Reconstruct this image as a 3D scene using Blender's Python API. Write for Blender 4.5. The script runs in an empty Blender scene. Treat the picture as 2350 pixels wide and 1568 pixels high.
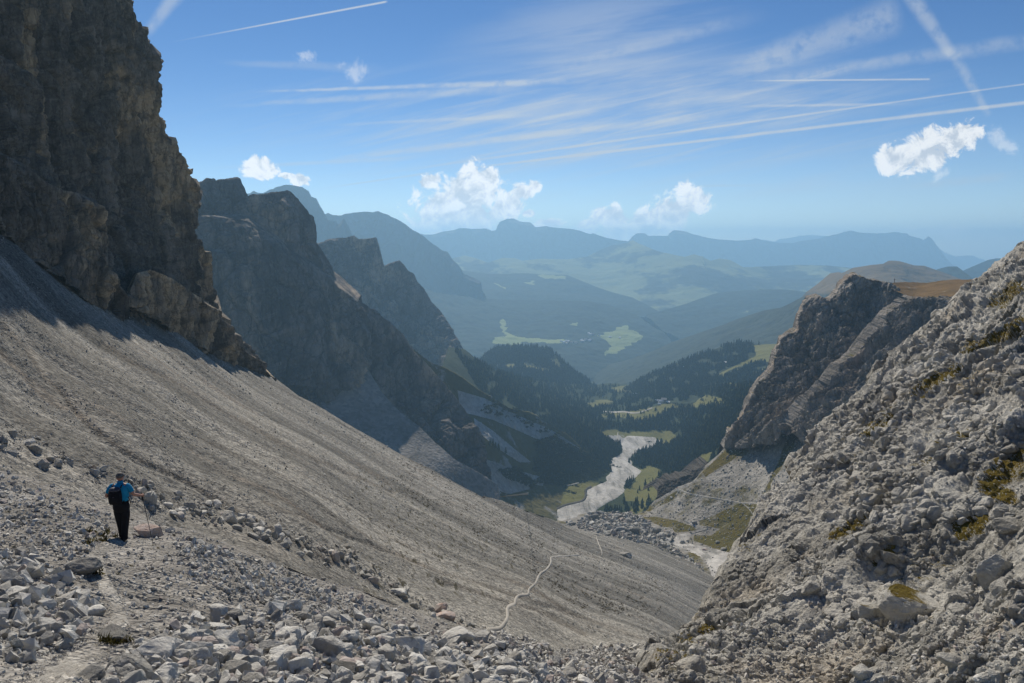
import bpy, bmesh, math, random
import numpy as np
from mathutils import Vector, Matrix, Euler
from mathutils.bvhtree import BVHTree
random.seed(7); RNG = np.random.default_rng(11)
SC = bpy.context.scene; COL = SC.collection
PI = math.pi
# ------------------------------------------------------------------ camera model (2350x1568 tracing grid)
FPX, CX, CY, PITCH = 1828.0, 1175.0, 784.0, math.radians(7.0)
CP, SP = math.cos(PITCH), math.sin(PITCH)
def at(px, py, Y):
    "point seen at trace pixel (px,py) that lies Y metres ahead"
    px = np.asarray(px, float); py = np.asarray(py, float); Y = np.asarray(Y, float)
    u = (px-CX)/FPX; v = (CY-py)/FPX
    dy = CP+v*SP; dz = v*CP-SP
    return np.stack([Y*u/dy, Y, Y*dz/dy], -1)
def ray(px, py):
    u = (px-CX)/FPX; v = (CY-py)/FPX
    return Vector((u, CP+v*SP, v*CP-SP)).normalized()
def pix(P):
    "world points -> trace pixels"
    P = np.asarray(P, float); f = P[...,1]*CP-P[...,2]*SP; up = P[...,1]*SP+P[...,2]*CP
    return np.stack([CX+FPX*P[...,0]/f, CY-FPX*up/f], -1)
def zc(x0, y0, s): return lambda pts: [((x0+x/s)*.5875, (y0+y/s)*.5875) for x, y in pts]
Z1=zc(0,0,1.12); Z2=zc(700,600,1.2062); Z3=zc(1800,1200,1.5679); Z4=zc(2700,900,1.42538)
Z5=zc(0,1700,1.6179); Z6=zc(1300,1900,1.6786); Z7=zc(2500,1800,1.5667)
Y1=zc(500,0,1.3056); Y2=zc(2200,0,1.3056); Y3=zc(1550,650,1.9583); Y8=zc(2200,1950,2.9375)
# ------------------------------------------------------------------ numpy noise
_prm = np.random.default_rng(3).permutation(256); PERM = np.concatenate([_prm,_prm,_prm]).astype(np.int64)
_G = np.array([[1,1,0],[-1,1,0],[1,-1,0],[-1,-1,0],[1,0,1],[-1,0,1],[1,0,-1],[-1,0,-1],[0,1,1],[0,-1,1],[0,1,-1],[0,-1,-1],[1,1,0],[-1,1,0],[0,-1,1],[0,-1,-1]],float)
def perlin(p):
    i = np.floor(p); f = p-i; i = i.astype(np.int64)&255
    w = f*f*f*(f*(f*6-15)+10); out = 0
    for dx in (0,1):
        wx = w[:,0] if dx else 1-w[:,0]; hx = PERM[(i[:,0]+dx)&255]
        for dy in (0,1):
            wy = w[:,1] if dy else 1-w[:,1]; hy = PERM[hx+((i[:,1]+dy)&255)]
            for dz in (0,1):
                wz = w[:,2] if dz else 1-w[:,2]
                g = _G[PERM[hy+((i[:,2]+dz)&255)]&15]
                out = out + wx*wy*wz*(g[:,0]*(f[:,0]-dx)+g[:,1]*(f[:,1]-dy)+g[:,2]*(f[:,2]-dz))
    return out
def fbm(p, o=4, gain=.5, ridged=False):
    s = 0; a = 1.; q = p.copy(); t = 0
    for k in range(o):
        n = perlin(q+17.3*k); 
        if ridged: n = 1-2*np.abs(n)*1.6
        s = s+a*n; t += a; a *= gain; q = q*2.03
    return s/t
def worley(p):
    i = np.floor(p).astype(np.int64); f1 = np.full(len(p),9.); f2 = f1.copy(); idr = np.zeros(len(p))
    for dx in (-1,0,1):
        for dy in (-1,0,1):
            for dz in (-1,0,1):
                c = i+np.array([dx,dy,dz]); h = PERM[PERM[PERM[c[:,0]&255]+(c[:,1]&255)]+(c[:,2]&255)]
                o = np.stack([PERM[h]/255., PERM[h+37]/255., PERM[h+91]/255.],-1)
                d = np.sqrt((((c+o)-p)**2).sum(1)); m = d<f1
                f2 = np.where(m,f1,np.minimum(f2,d)); idr = np.where(m,PERM[h+53]/255.,idr); f1 = np.where(m,d,f1)
    return f1,f2,idr
def sst(a,b,x): t=np.clip((x-a)/(b-a),0,1); return t*t*(3-2*t)
def inpoly(x, y, poly):
    x=np.asarray(x,float); y=np.asarray(y,float); r=np.zeros(x.shape,bool); n=len(poly)
    for k in range(n):
        x1,y1=poly[k]; x2,y2=poly[(k+1)%n]
        c=((y1>y)!=(y2>y)) & (x < (x2-x1)*(y-y1)/(y2-y1+1e-12)+x1); r^=c
    return r
# ------------------------------------------------------------------ depth field: thin plate in log distance
class Depth:
    def __init__(s, pts, lam=1e-4):
        a = np.array(pts,float); s.c = a[:,:2]/400.; n=len(a)
        K = s.k(s.c,s.c)+lam*np.eye(n); Q=np.concatenate([np.ones((n,1)),s.c],1)
        M = np.zeros((n+3,n+3)); M[:n,:n]=K; M[:n,n:]=Q; M[n:,:n]=Q.T
        s.w = np.linalg.solve(M, np.concatenate([np.log(a[:,2]),np.zeros(3)]))
    def k(s,a,b):
        r2=((a[:,None]-b[None])**2).sum(-1); return .5*r2*np.log(r2+1e-9)
    def __call__(s,x,y):
        p=np.stack([np.ravel(x),np.ravel(y)],-1)/400.; n=len(s.c); out=np.empty(len(p))
        for q in range(0,len(p),100000):
            pp=p[q:q+100000]; out[q:q+100000]=s.k(pp,s.c)@s.w[:n]+np.concatenate([np.ones((len(pp),1)),pp],1)@s.w[n:]
        return np.exp(out).reshape(np.shape(x))
class Slant:
    "distance to a slope whose offset under the viewer drifts smoothly: pts are (px,py,offset)"
    def __init__(s,pts,p,q): s.d=Depth(pts,lam=3e-3); s.p=p; s.q=q
    def __call__(s,x,y):
        u=(np.asarray(x)-CX)/FPX; v=(CY-np.asarray(y))/FPX; dy=CP+v*SP; tan=-(v*CP-SP)/dy
        return s.d(x,y)/np.maximum(tan-s.p*u/dy-s.q,.06)
# ------------------------------------------------------------------ object helpers
def tag(o, label=None, cat=None, group=None, kind=None):
    if label: o['label']=label
    if cat: o['category']=cat
    if group: o['group']=group
    if kind: o['kind']=kind
    return o
def mesh_np(name, V, F, mat, parent=None, smooth=True):
    "V (n,3), F (m,k) all the same k"
    me=bpy.data.meshes.new(name); V=np.ascontiguousarray(V,np.float32); F=np.ascontiguousarray(F,np.int32)
    me.vertices.add(len(V)); me.vertices.foreach_set('co',V.ravel())
    k=F.shape[1]; me.loops.add(F.size); me.loops.foreach_set('vertex_index',F.ravel())
    me.polygons.add(len(F)); me.polygons.foreach_set('loop_start',np.arange(0,F.size,k,dtype=np.int32))
    me.polygons.foreach_set('use_smooth',np.full(len(F),smooth,bool))
    me.update(calc_edges=True); me.validate()
    for m in (mat if isinstance(mat,(list,tuple)) else [mat]): me.materials.append(m)
    o=bpy.data.objects.new(name,me); COL.objects.link(o)
    if parent: o.parent=parent
    return o
def fattr(o,name,vals):
    a=o.data.attributes.new(name,'FLOAT','POINT'); a.data.foreach_set('value',np.ascontiguousarray(vals,np.float32).ravel())
def prep(L):
    L=np.array(L,float)
    if L.shape[1]==3: return L[:,0],L[:,1:]
    d=np.concatenate([[0],np.cumsum(np.hypot(*(L[1:]-L[:-1]).T))]); return d/d[-1],L
def lerp_poly(L,t):
    k,p=prep(L); return np.stack([np.interp(t,k,p[:,0]),np.interp(t,k,p[:,1])],-1)
SHEETS={}
def sheet(name, top, bot, dep, nu, nv, mat, disp=None, back=((60,40),(200,200)), backdir=(0,1), smooth=True,
          label=None, cat=None, vpow=1.0, attrs=None, rough_top=0.0, kind='structure', adapt=False):
    """Terrain relief: columns run from the traced skyline to the foot, each point at its own distance; behind the
    skyline the land falls away in rows of its own; then displaced along its normals by noise in world space."""
    D=Depth(dep) if isinstance(dep,list) else dep; t=np.linspace(0,1,nu); s=np.linspace(0,1,nv)**vpow
    if adapt:   # spread the columns and rows by true surface size as well as by apparent size
        tt=np.linspace(0,1,240); s2=np.linspace(0,1,160); A=lerp_poly(top,tt); C=lerp_poly(bot,tt)
        x=A[None,:,0]*(1-s2[:,None])+C[None,:,0]*s2[:,None]; y=A[None,:,1]*(1-s2[:,None])+C[None,:,1]*s2[:,None]; Q=at(x,y,D(x,y))
        for ax in (1,0):
            d=np.linalg.norm(np.diff(Q,axis=ax),axis=-1)/np.linalg.norm(Q[1:,1:],axis=-1).mean() if False else np.linalg.norm(np.diff(Q,axis=ax),axis=-1)/np.linalg.norm(np.take(Q,range(Q.shape[ax]-1),axis=ax),axis=-1)
            m=np.percentile(d,85,axis=1-ax); c=np.concatenate([[0],np.cumsum(m)]); c/=c[-1]
            if ax==1: t=np.interp(t,.15*tt+.85*c,tt)
            else: s=np.interp(np.linspace(0,1,nv),.3*s2+.7*c,s2)
    T=lerp_poly(top,t); B=lerp_poly(bot,t)
    if rough_top: T[:,1]+=rough_top*fbm(np.stack([t*nu/6,t*0+.3,t*0+len(name)],-1),4)
    X=T[None,:,0]*(1-s[:,None])+B[None,:,0]*s[:,None]; Yp=T[None,:,1]*(1-s[:,None])+B[None,:,1]*s[:,None]
    P=at(X,Yp,D(X,Yp)); rows=[]
    bd=np.array([backdir[0],backdir[1],0.]); bd/=np.linalg.norm(bd)
    for dist,drop in reversed(back): rows.append(P[0]+bd*dist+np.array([0,0,-drop]))
    nb=len(rows); G=np.concatenate([np.stack(rows),P]) if nb else P
    n=G.shape[0]
    du=np.gradient(G,axis=1); dv=np.gradient(G,axis=0); N=np.cross(du,dv); N/=np.linalg.norm(N,axis=-1,keepdims=True)+1e-9
    tc=-G/np.linalg.norm(G,axis=-1,keepdims=True); fl=(N*tc).sum(-1); N[fl<0]*=-1 if False else 1
    if (fl[nb:].mean())<0: N=-N
    V=G.reshape(-1,3).copy(); Nf=N.reshape(-1,3)
    S=np.concatenate([np.zeros(nb),s]); Sg=np.repeat(S[:,None],nu,1).ravel(); Tg=np.repeat(t[None],n,0).ravel()
    if disp is not None:
        d=disp(V,Sg,Tg)
        V=V+(Nf*d[:,None] if d.ndim==1 else d)
    I=np.arange(n*nu).reshape(n,nu)
    F=np.stack([I[:-1,:-1],I[:-1,1:],I[1:,1:],I[1:,:-1]],-1).reshape(-1,4)
    # face toward the viewer side
    o=mesh_np(name,V,F[:,::-1] if fl[nb:].mean()>0 else F,mat,smooth=smooth)
    if attrs:
        px=pix(V)
        for k,fn in attrs.items(): fattr(o,k,fn(px[:,0],px[:,1],V))
    tag(o,label,cat,None,kind)
    SHEETS[o.name]=(V.reshape(n,nu,3),F)
    return o
def bvh(o):
    V,F=SHEETS[o.name]; return BVHTree.FromPolygons(V.reshape(-1,3).tolist(),F.tolist())
def hit(tree,px,py):
    r=tree.ray_cast(Vector((0,0,0)),ray(px,py)); return r[0],r[1]
def hitdown(tree,x,y,z=3000):
    r=tree.ray_cast(Vector((x,y,z)),Vector((0,0,-1))); return r[0]
# ------------------------------------------------------------------ node helpers
class NT:
    def __init__(s,tree): s.t=tree; s.n=tree.nodes; s.l=tree.links
    def new(s,typ,**k):
        n=s.n.new(typ)
        for a,b in k.items(): setattr(n,a,b)
        return n
    def set(s,sock,v):
        if isinstance(v,bpy.types.NodeSocket): s.l.new(v,sock)
        elif v is not None:
            try: sock.default_value=v
            except Exception: sock.default_value=(v,v,v) if not hasattr(v,'__len__') else tuple(v)+(1,)
    def m(s,op,a,b=None,c=None,clamp=False):
        n=s.new('ShaderNodeMath',operation=op,use_clamp=clamp)
        for k,v in enumerate((a,b,c)): s.set(n.inputs[k],v)
        return n.outputs[0]
    def vm(s,op,a,b=None,out=0):
        n=s.new('ShaderNodeVectorMath',operation=op); s.set(n.inputs[0],a)
        if b is not None: s.set(n.inputs[1],b)
        return n.outputs[out]
    def scale(s,v,k):
        n=s.new('ShaderNodeVectorMath',operation='SCALE'); s.set(n.inputs[0],v); s.set(n.inputs[3],k); return n.outputs[0]
    def noise(s,vec,scale,detail=4,rough=.55,dist=0,out=0,dims='3D',typ='FBM'):
        n=s.new('ShaderNodeTexNoise',noise_dimensions=dims,noise_type=typ); s.set(n.inputs['Vector'],vec); n.inputs['Scale'].default_value=scale
        n.inputs['Detail'].default_value=detail; n.inputs['Roughness'].default_value=rough; n.inputs['Distortion'].default_value=dist
        return n.outputs[out]
    def vor(s,vec,scale,feature='F1',out='Distance'):
        n=s.new('ShaderNodeTexVoronoi',feature=feature); s.set(n.inputs['Vector'],vec); n.inputs['Scale'].default_value=scale; return n.outputs[out]
    def ss(s,x,a,b,lo=0.,hi=1.):
        n=s.new('ShaderNodeMapRange',interpolation_type='SMOOTHSTEP'); s.set(n.inputs[0],x)
        for k,v in zip((1,2,3,4),(a,b,lo,hi)): s.set(n.inputs[k],v)
        return n.outputs[0]
    def mix(s,f,a,b,blend='MIX'):
        n=s.new('ShaderNodeMix',data_type='RGBA',blend_type=blend); s.set(n.inputs[0],f)
        for k,v in ((6,a),(7,b)):
            if isinstance(v,bpy.types.NodeSocket): s.l.new(v,n.inputs[k])
            else: n.inputs[k].default_value=tuple(v)+(1,) if len(v)==3 else v
        return n.outputs[2]
    def xyz(s,x,y,z):
        n=s.new('ShaderNodeCombineXYZ')
        for k,v in enumerate((x,y,z)): s.set(n.inputs[k],v)
        return n.outputs[0]
    def sep(s,v):
        n=s.new('ShaderNodeSeparateXYZ'); s.set(n.inputs[0],v); return n.outputs
    def attr(s,name):
        n=s.new('ShaderNodeAttribute',attribute_name=name); return n.outputs['Fac']
    def pos(s): return s.new('ShaderNodeNewGeometry').outputs['Position']
def mat(name, build, rough=.9, spec=.2):
    m=bpy.data.materials.new(name); m.use_nodes=True; t=NT(m.node_tree); b=t.n['Principled BSDF']
    b.inputs['Roughness'].default_value=rough; b.inputs['Specular IOR Level'].default_value=spec
    c=build(t,b)
    if c is not None: t.set(b.inputs['Base Color'],c)
    return m
def bump(t,b,h,dist,strength=1.):
    n=t.new('ShaderNodeBump'); n.inputs['Strength'].default_value=strength; n.inputs['Distance'].default_value=dist
    t.set(n.inputs['Height'],h); t.l.new(n.outputs[0],b.inputs['Normal'])
def flat(name,c,rough=.8,spec=.3): return mat(name,lambda t,b:tuple(c)+(1,),rough,spec)
# ================================================================== materials
def rock(name, dark, light, warm, s, wlo=.52, whi=.68, moss=None, zst=1., bd=None, mosscol=(.075,.075,.018), stain=.35, crack=0):
    "limestone: grey mottling, warm weathered patches, dark lichen runs, optional turf where the face is flat enough"
    def f(t,b):
        p=t.pos(); pz=t.vm('MULTIPLY',p,(1,1,zst))
        a=t.noise(pz,1/s,8,.62); c=t.mix(t.ss(a,.32,.68),dark,light)
        w=t.noise(t.vm('ADD',pz,(31.,7.,3.)),1/(s*1.7),6,.6); c=t.mix(t.ss(w,wlo,whi),c,warm)
        l=t.noise(t.vm('MULTIPLY',p,(1,1,.25*zst)),6/s,5,.65); c=t.mix(t.m('MULTIPLY',t.ss(l,.54,.7),stain),c,tuple(x*.4 for x in dark))
        fine=t.noise(p,14/s,5,.7); c=t.mix(t.m('MULTIPLY',t.ss(fine,.4,.7),.35),c,tuple(min(1,x*1.35) for x in light))
        if crack:
            e=t.vor(t.vm('ADD',pz,t.scale(t.noise(pz,2.2/s,4,.6,out=1),.9*s)),1.1/s,'DISTANCE_TO_EDGE'); e2=t.vor(t.vm('ADD',t.vm('MULTIPLY',p,(1,1,.45*zst)),t.scale(t.noise(pz,5/s,3,.6,out=1),.2*s)),3.6/s,'DISTANCE_TO_EDGE')
            vl=t.noise(t.vm('MULTIPLY',p,(1,1,.13)),3.2/s,6,.7); c=t.mix(t.ss(vl,.52,.66,0.,.6),c,tuple(x*.5 for x in dark)); c=t.mix(t.ss(vl,.44,.30,0.,.55),c,tuple(min(1,x*1.25) for x in light))
            sb=t.noise(t.xyz(t.m('MULTIPLY',t.vm('DOT_PRODUCT',p,(.85,.25,.45),1),.35/s),t.m('MULTIPLY',t.vm('DOT_PRODUCT',p,(-.42,.1,.9),1),4.2/s),0.),1.,5,.62,.3); c=t.mix(t.ss(sb,.54,.66,0.,.5),c,tuple(x*.62 for x in dark)); c=t.mix(t.ss(sb,.45,.33,0.,.5),c,tuple(min(1,x*1.3) for x in light))
            k=t.m('MULTIPLY',t.ss(e,.0,.04,.6,1.),t.ss(e2,.0,.06,.6,1.)); c=t.mix(k,tuple(x*.3 for x in dark),c)
            pb=t.noise(pz,2.6/s,3,.5); c=t.mix(t.m('MULTIPLY',t.ss(pb,.5,.64),crack),c,tuple(x*.62 for x in dark))
        if moss:
            g=t.new('ShaderNodeNewGeometry'); nz=t.sep(g.outputs['Normal'])[2]
            mk=t.m('ADD',t.m('MULTIPLY',nz,moss[2]),t.noise(p,1/moss[1],6,.65)); mk=t.m('ADD',mk,t.m('MULTIPLY',t.m('SUBTRACT',t.m('MULTIPLY',t.attr('turf'),t.noise(p,9/moss[1],5,.7)),.10),1.1)); mk=t.ss(mk,moss[0],moss[0]+.07)
            gc=t.mix(t.noise(p,5/moss[1],3),mosscol,tuple(x*k for x,k in zip(mosscol,(2.1,1.6,1.2)))); c=t.mix(mk,c,gc)
        bump(t,b,t.m('ADD',t.noise(p,8/s,8,.7),t.m('MULTIPLY',t.noise(p,40/s,6,.7),.35)),bd or s*.08,.9)
        return c
    return mat(name,f,.93,.15)
M={}
M['cliff']=rock('cliff_limestone',(.115,.102,.085),(.27,.238,.196),(.56,.43,.275),10,.49,.59,zst=.5,stain=.4,crack=.5)
M['ridge']=rock('ridge_limestone',(.095,.084,.076),(.24,.207,.178),(.48,.365,.25),60,.5,.60,zst=.55,stain=.4,crack=.65)
M['crag']=rock('crag_limestone',(.16,.143,.122),(.35,.31,.262),(.40,.305,.22),22,.54,.66,zst=.6,moss=(1.0,14,.62),stain=.5,crack=.45)
M['slope']=rock('slope_limestone',(.25,.238,.205),(.58,.558,.495),(.45,.40,.32),5,.52,.68,moss=(1.085,6.5,.66),stain=.55,mosscol=(.085,.075,.014))
M['far']=rock('hazy_rock',(.06,.06,.058),(.12,.115,.11),(.15,.125,.10),500,zst=.6)
FALL=Vector((.84,.15,-.52)).normalized(); CROSS=Vector((-.176,.984,0)).normalized()
def scree_f(t,b):
    p=t.pos(); a=t.vm('DOT_PRODUCT',p,tuple(FALL),1); c=t.vm('DOT_PRODUCT',p,tuple(CROSS),1); z=t.sep(p)[2]
    w=t.m('MULTIPLY',t.noise(p,.022,4),22.); c=t.m('ADD',c,w)
    st=t.noise(t.xyz(t.m('MULTIPLY',a,.012),t.m('MULTIPLY',c,.11),0),1,6,.6)
    st2=t.noise(t.xyz(t.m('MULTIPLY',a,.05),t.m('MULTIPLY',c,.5),4.),1,5,.6)
    col=t.mix(t.ss(t.m('ADD',t.m('MULTIPLY',st,.85),t.m('MULTIPLY',st2,.15)),.36,.62),(.15,.143,.127),(.33,.316,.285)); bb=t.noise(t.xyz(t.m('MULTIPLY',a,.004),t.m('MULTIPLY',c,.04),7.),1,5,.55); col=t.mix(t.ss(bb,.56,.40,0.,.5),col,(.12,.116,.106)); col=t.mix(t.ss(bb,.5,.64,0.,.55),col,(.39,.37,.33))
    br=t.ss(t.noise(t.xyz(t.m('MULTIPLY',a,.02),t.m('MULTIPLY',c,.16),9.),1,5,.6),.56,.7)
    col=t.mix(t.m('MULTIPLY',br,.5),col,(.22,.175,.135))
    col=t.mix(t.m('MULTIPLY',t.attr('rut'),.5),col,(.135,.108,.08)); col=t.mix(t.m('MULTIPLY',t.attr('pale'),.7),col,(.33,.31,.275))
    g1=t.vor(p,2.6,'F1','Color'); gs=t.sep(g1); col=t.mix(.65,col,t.mix(gs[0],tuple([.1]*3),(.75,.74,.71)),'OVERLAY')
    g2=t.vor(p,.8,'F1','Color'); col=t.mix(.3,col,t.mix(t.sep(g2)[1],(.16,.16,.16),(.6,.59,.57)),'OVERLAY')
    d=t.noise(t.xyz(t.m('MULTIPLY',a,.9),t.m('MULTIPLY',c,.22),2.),1,4,.6)
    tm=t.m('MULTIPLY',t.m('MULTIPLY',t.ss(d,.56,.63),t.ss(t.noise(p,.018,3),.44,.58)),t.attr('tuft'))
    col=t.mix(tm,col,(.075,.066,.042))
    h=t.m('ADD',t.m('MULTIPLY',t.vor(p,3.2),.5),t.m('ADD',t.m('MULTIPLY',t.vor(p,.9),.9),t.m('MULTIPLY',t.noise(p,9.,4),.2)))
    bump(t,b,h,.4,.6); return col
M['scree']=mat('scree_gravel',scree_f,.95,.1)
def talus(name,light,dark,grass,s=1.,glo=.5,ghi=.6,gscale=.02):
    def f(t,b):
        p=t.pos(); n=t.noise(p,.02*s,7,.65); c=t.mix(t.ss(n,.35,.65),dark,light)
        v=t.vor(p,.5*s,'F1','Color'); c=t.mix(.45,c,t.mix(t.sep(v)[0],(.16,)*3,(.62,)*3),'OVERLAY')
        g=t.m('ADD',t.noise(p,gscale,7,.65),t.m('MULTIPLY',t.m('SUBTRACT',t.attr('grass'),.5),.5)); g=t.ss(g,glo,ghi)
        gc=t.mix(t.noise(p,.06,5,.7),grass,tuple(x*k for x,k in zip(grass,(1.9,1.35,1.1)))); c=t.mix(g,c,gc)
        bump(t,b,t.m('ADD',t.vor(p,.6*s),t.noise(p,.2*s,5,.7)),.45/s,.7); return c
    return mat(name,f,.95,.1)
M['terrace']=talus('terrace_rubble_and_turf',(.33,.31,.275),(.18,.168,.148),(.062,.063,.017),1.,.46,.66,.035)
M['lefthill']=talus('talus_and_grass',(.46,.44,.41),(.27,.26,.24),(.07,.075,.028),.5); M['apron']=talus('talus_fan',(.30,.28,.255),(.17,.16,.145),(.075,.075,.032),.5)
def valley_f(t,b):
    p=t.pos(); n=t.noise(p,.012,7,.65); d=t.noise(p,.05,6,.7)
    forest=t.mix(d,(.016,.026,.012),(.045,.058,.020)); mead=t.mix(n,(.10,.108,.026),(.19,.17,.06))
    mead=t.mix(t.ss(t.noise(p,.09,4,.7),.58,.66),mead,(.035,.045,.016))
    c=t.mix(t.ss(t.m('ADD',t.attr('meadow'),t.m('MULTIPLY',t.m('SUBTRACT',n,.5),.9)),.4,.6),forest,mead)
    c=t.mix(t.ss(t.m('ADD',t.attr('gravel'),t.m('MULTIPLY',t.m('SUBTRACT',t.noise(p,.04,6,.7),.5),1.6)),.42,.62),c,(.36,.35,.335))
    bump(t,b,t.noise(p,.12,6,.75),5.,.8); return c
M['valley']=mat('valley_turf',valley_f,.95,.1)
def hill(name,fcol,mcol,s,lo,hi,det=.02):
    def f(t,b):
        p=t.pos(); d=t.noise(p,det,4,.75); c=t.mix(t.ss(d,.3,.7),tuple(x*.55 for x in fcol),tuple(x*1.5 for x in fcol))
        n=t.m('ADD',t.noise(t.vm('MULTIPLY',p,(1,.55,1.5)),1/s,7,.62),t.m('MULTIPLY',t.m('SUBTRACT',t.attr('meadow'),.5),.5))
        c=t.mix(t.ss(n,lo,hi),c,t.mix(t.noise(p,4/s,3),mcol,tuple(x*1.35 for x in mcol)))
        bump(t,b,d,.6/det*.35,.9); return c
    return mat(name,f,.95,.1)
M['forest_hill']=hill('forested_hillside',(.026,.036,.018),(.13,.125,.04),160,.50,.54,.05)
M['far_forest']=hill('far_forest',(.024,.034,.022),(.20,.23,.09),420,.575,.615,.02)
M['plateau']=hill('alpine_pasture',(.03,.036,.024),(.15,.165,.07),800,.50,.56,.006)
M['brown_hill']=hill('brown_heath',(.03,.036,.02),(.13,.095,.05),700,.5,.62,.02)
def grassy(t,b):
    p=t.pos(); c=t.mix(t.ss(t.noise(p,.05,7,.7),.3,.7),(.10,.066,.026),(.175,.11,.045))
    c=t.mix(t.ss(t.noise(p,.03,6,.7),.62,.7),c,(.25,.23,.2)); bump(t,b,t.noise(p,.4,6,.7),.8,.8); return c
M['grass']=mat('autumn_turf',grassy,.95,.1)
def gravel(t,b):
    p=t.pos(); a=t.vm('DOT_PRODUCT',p,(.25,1,0),1); c=t.sep(p)[0]
    n=t.noise(t.xyz(t.m('MULTIPLY',a,.010),t.m('MULTIPLY',c,.05),0),1,7,.65,.6)
    col=t.mix(t.ss(n,.38,.58),(.30,.285,.26),(.46,.44,.405)); col=t.mix(t.ss(t.noise(t.xyz(t.m('MULTIPLY',a,.016),t.m('MULTIPLY',c,.09),3.),1,6,.6,1.2),.55,.62,0.,.6),col,(.15,.145,.125)); v=t.vor(p,.35,'F1','Color')
    col=t.mix(.35,col,t.mix(t.sep(v)[0],(.2,)*3,(.7,)*3),'OVERLAY'); bump(t,b,t.noise(t.xyz(t.m('MULTIPLY',a,.02),t.m('MULTIPLY',c,.12),0),1,8,.75),.9,.6); return col
M['gravel']=mat('dry_river_gravel',gravel,.95,.1)
def pathf(t,b):
    p=t.pos(); c=t.mix(t.ss(t.noise(p,.8,7,.7),.33,.66),(.29,.272,.24),(.46,.435,.385)); e=t.vor(p,17.,'F1','Color'); c=t.mix(.6,c,t.mix(t.sep(e)[0],(.13,)*3,(.66,)*3),'OVERLAY')
    bump(t,b,t.m('ADD',t.vor(p,19.),t.m('MULTIPLY',t.noise(p,2.5,6,.7),2.5)),.06,.9); return c
M['path']=mat('trodden_gravel',pathf,.95,.1)
M['trail']=flat('trodden_pale_dust',(.39,.365,.32),.95,.1)
M['bank']=rock('eroded_bank',(.05,.045,.04),(.10,.088,.075),(.09,.07,.052),20)
def stonef(isl,k=1.,nm=None):
    def f(t,b):
        g=t.new('ShaderNodeNewGeometry'); p=g.outputs['Position']
        r=g.outputs['Random Per Island'] if isl else t.new('ShaderNodeObjectInfo').outputs['Random']
        c=t.mix(r,(.30*k,.285*k,.25*k),(.67*k,.648*k,.585*k)); c=t.mix(t.ss(t.m('FRACT',t.m('MULTIPLY',r,7.3)),.90,.95),c,(.42*k,.36*k,.32*k))
        c=t.mix(t.m('MULTIPLY',t.ss(t.noise(p,4.5,6,.7),.5,.68),.55),c,(.20*k,.19*k,.17*k))
        c=t.mix(t.m('MULTIPLY',t.ss(t.noise(p,11.,5,.7),.52,.7),.5),c,(.68*k,.66*k,.62*k))
        bump(t,b,t.m('ADD',t.noise(p,7.,8,.7),t.m('MULTIPLY',t.vor(p,9.),.3)),.07,.8); return c
    return mat(nm or 'limestone_rubble' if isl else 'limestone_boulder',f,.93,.15)
def rubf(t,b):
    p=t.pos(); c=t.mix(t.ss(t.noise(p,.5,7,.7),.33,.66),(.19,.178,.158),(.36,.34,.305)); e=t.vor(p,11.,'F1','Color'); c=t.mix(.55,c,t.mix(t.sep(e)[0],(.13,)*3,(.66,)*3),'OVERLAY')
    bump(t,b,t.m('ADD',t.vor(p,12.),t.m('MULTIPLY',t.vor(p,4.),1.6)),.09,.9); return c
M['rubble']=mat('fine_rubble',rubf,.95,.1)
M['stones']=stonef(True); M['boulder']=stonef(False); M['greystones']=stonef(True,.8,'grey_rubble'); M['greyboulder']=stonef(False,.66,'grey_boulder'); M['darkrock']=stonef(False,.52,'dark_boulder')
M['pink']=rock('pinkish_limestone',(.30,.235,.20),(.52,.46,.42),(.45,.32,.25),.5,.45,.6,bd=.03)
def leaf(name,c1,c2):
    def f(t,b):
        g=t.new('ShaderNodeNewGeometry'); return t.mix(g.outputs['Random Per Island'],c1,c2)
    return mat(name,f,.9,.1)
M['needle']=leaf('conifer_needles',(.010,.018,.009),(.046,.058,.02)); M['larch']=leaf('larch_needles',(.06,.062,.016),(.11,.09,.022))
M['bark']=flat('conifer_bark',(.06,.045,.035)); M['shrub']=leaf('dwarf_pine_needles',(.014,.023,.010),(.04,.05,.018))

# ================================================================== terrain
CROSSv=np.array(CROSS); FALLv=np.array(FALL)
# ---- scree slope
scree_c=[(-300,330,42),(0,530,45),(290,735,58),(400,775,64),(500,820,71),(625,868,80),(850,1000,80),(1100,1133,80),(1300,1215,82),(1450,1240,80),(1600,1400,64),(1640,1346,70),(1500,1470,50),(0,740,44),(300,950,47),(700,1100,52),(1215,1355,52),(0,1000,44),(400,1250,45),(900,1400,46),(1300,1500,47),(1000,1250,56),(600,950,64),(1750,1400,70),(0,490,46)]
RUTS=[[(-20,715),(60,800),(100,865),(150,910),(190,960),(250,1010),(330,1060),(420,1100),(520,1160),(640,1225),(760,1290)],[(240,790),(300,830),(390,870),(470,920),(560,970),(650,1020),(760,1070),(900,1130)],[(600,1150),(800,1230),(1000,1310),(1200,1370),(1400,1440),(1500,1475)],[(1000,1330),(1230,1400),(1340,1455)],[(60,780),(250,900),(420,990),(620,1080),(800,1170)]]
def segd(x,y,L):
    r=np.full(x.shape,1e9)
    for (x1,y1),(x2,y2) in zip(L[:-1],L[1:]):
        tt=np.clip(((x-x1)*(x2-x1)+(y-y1)*(y2-y1))/((x2-x1)**2+(y2-y1)**2),0,1); r=np.minimum(r,np.hypot(x-x1-tt*(x2-x1),y-y1-tt*(y2-y1)))
    return r
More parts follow.
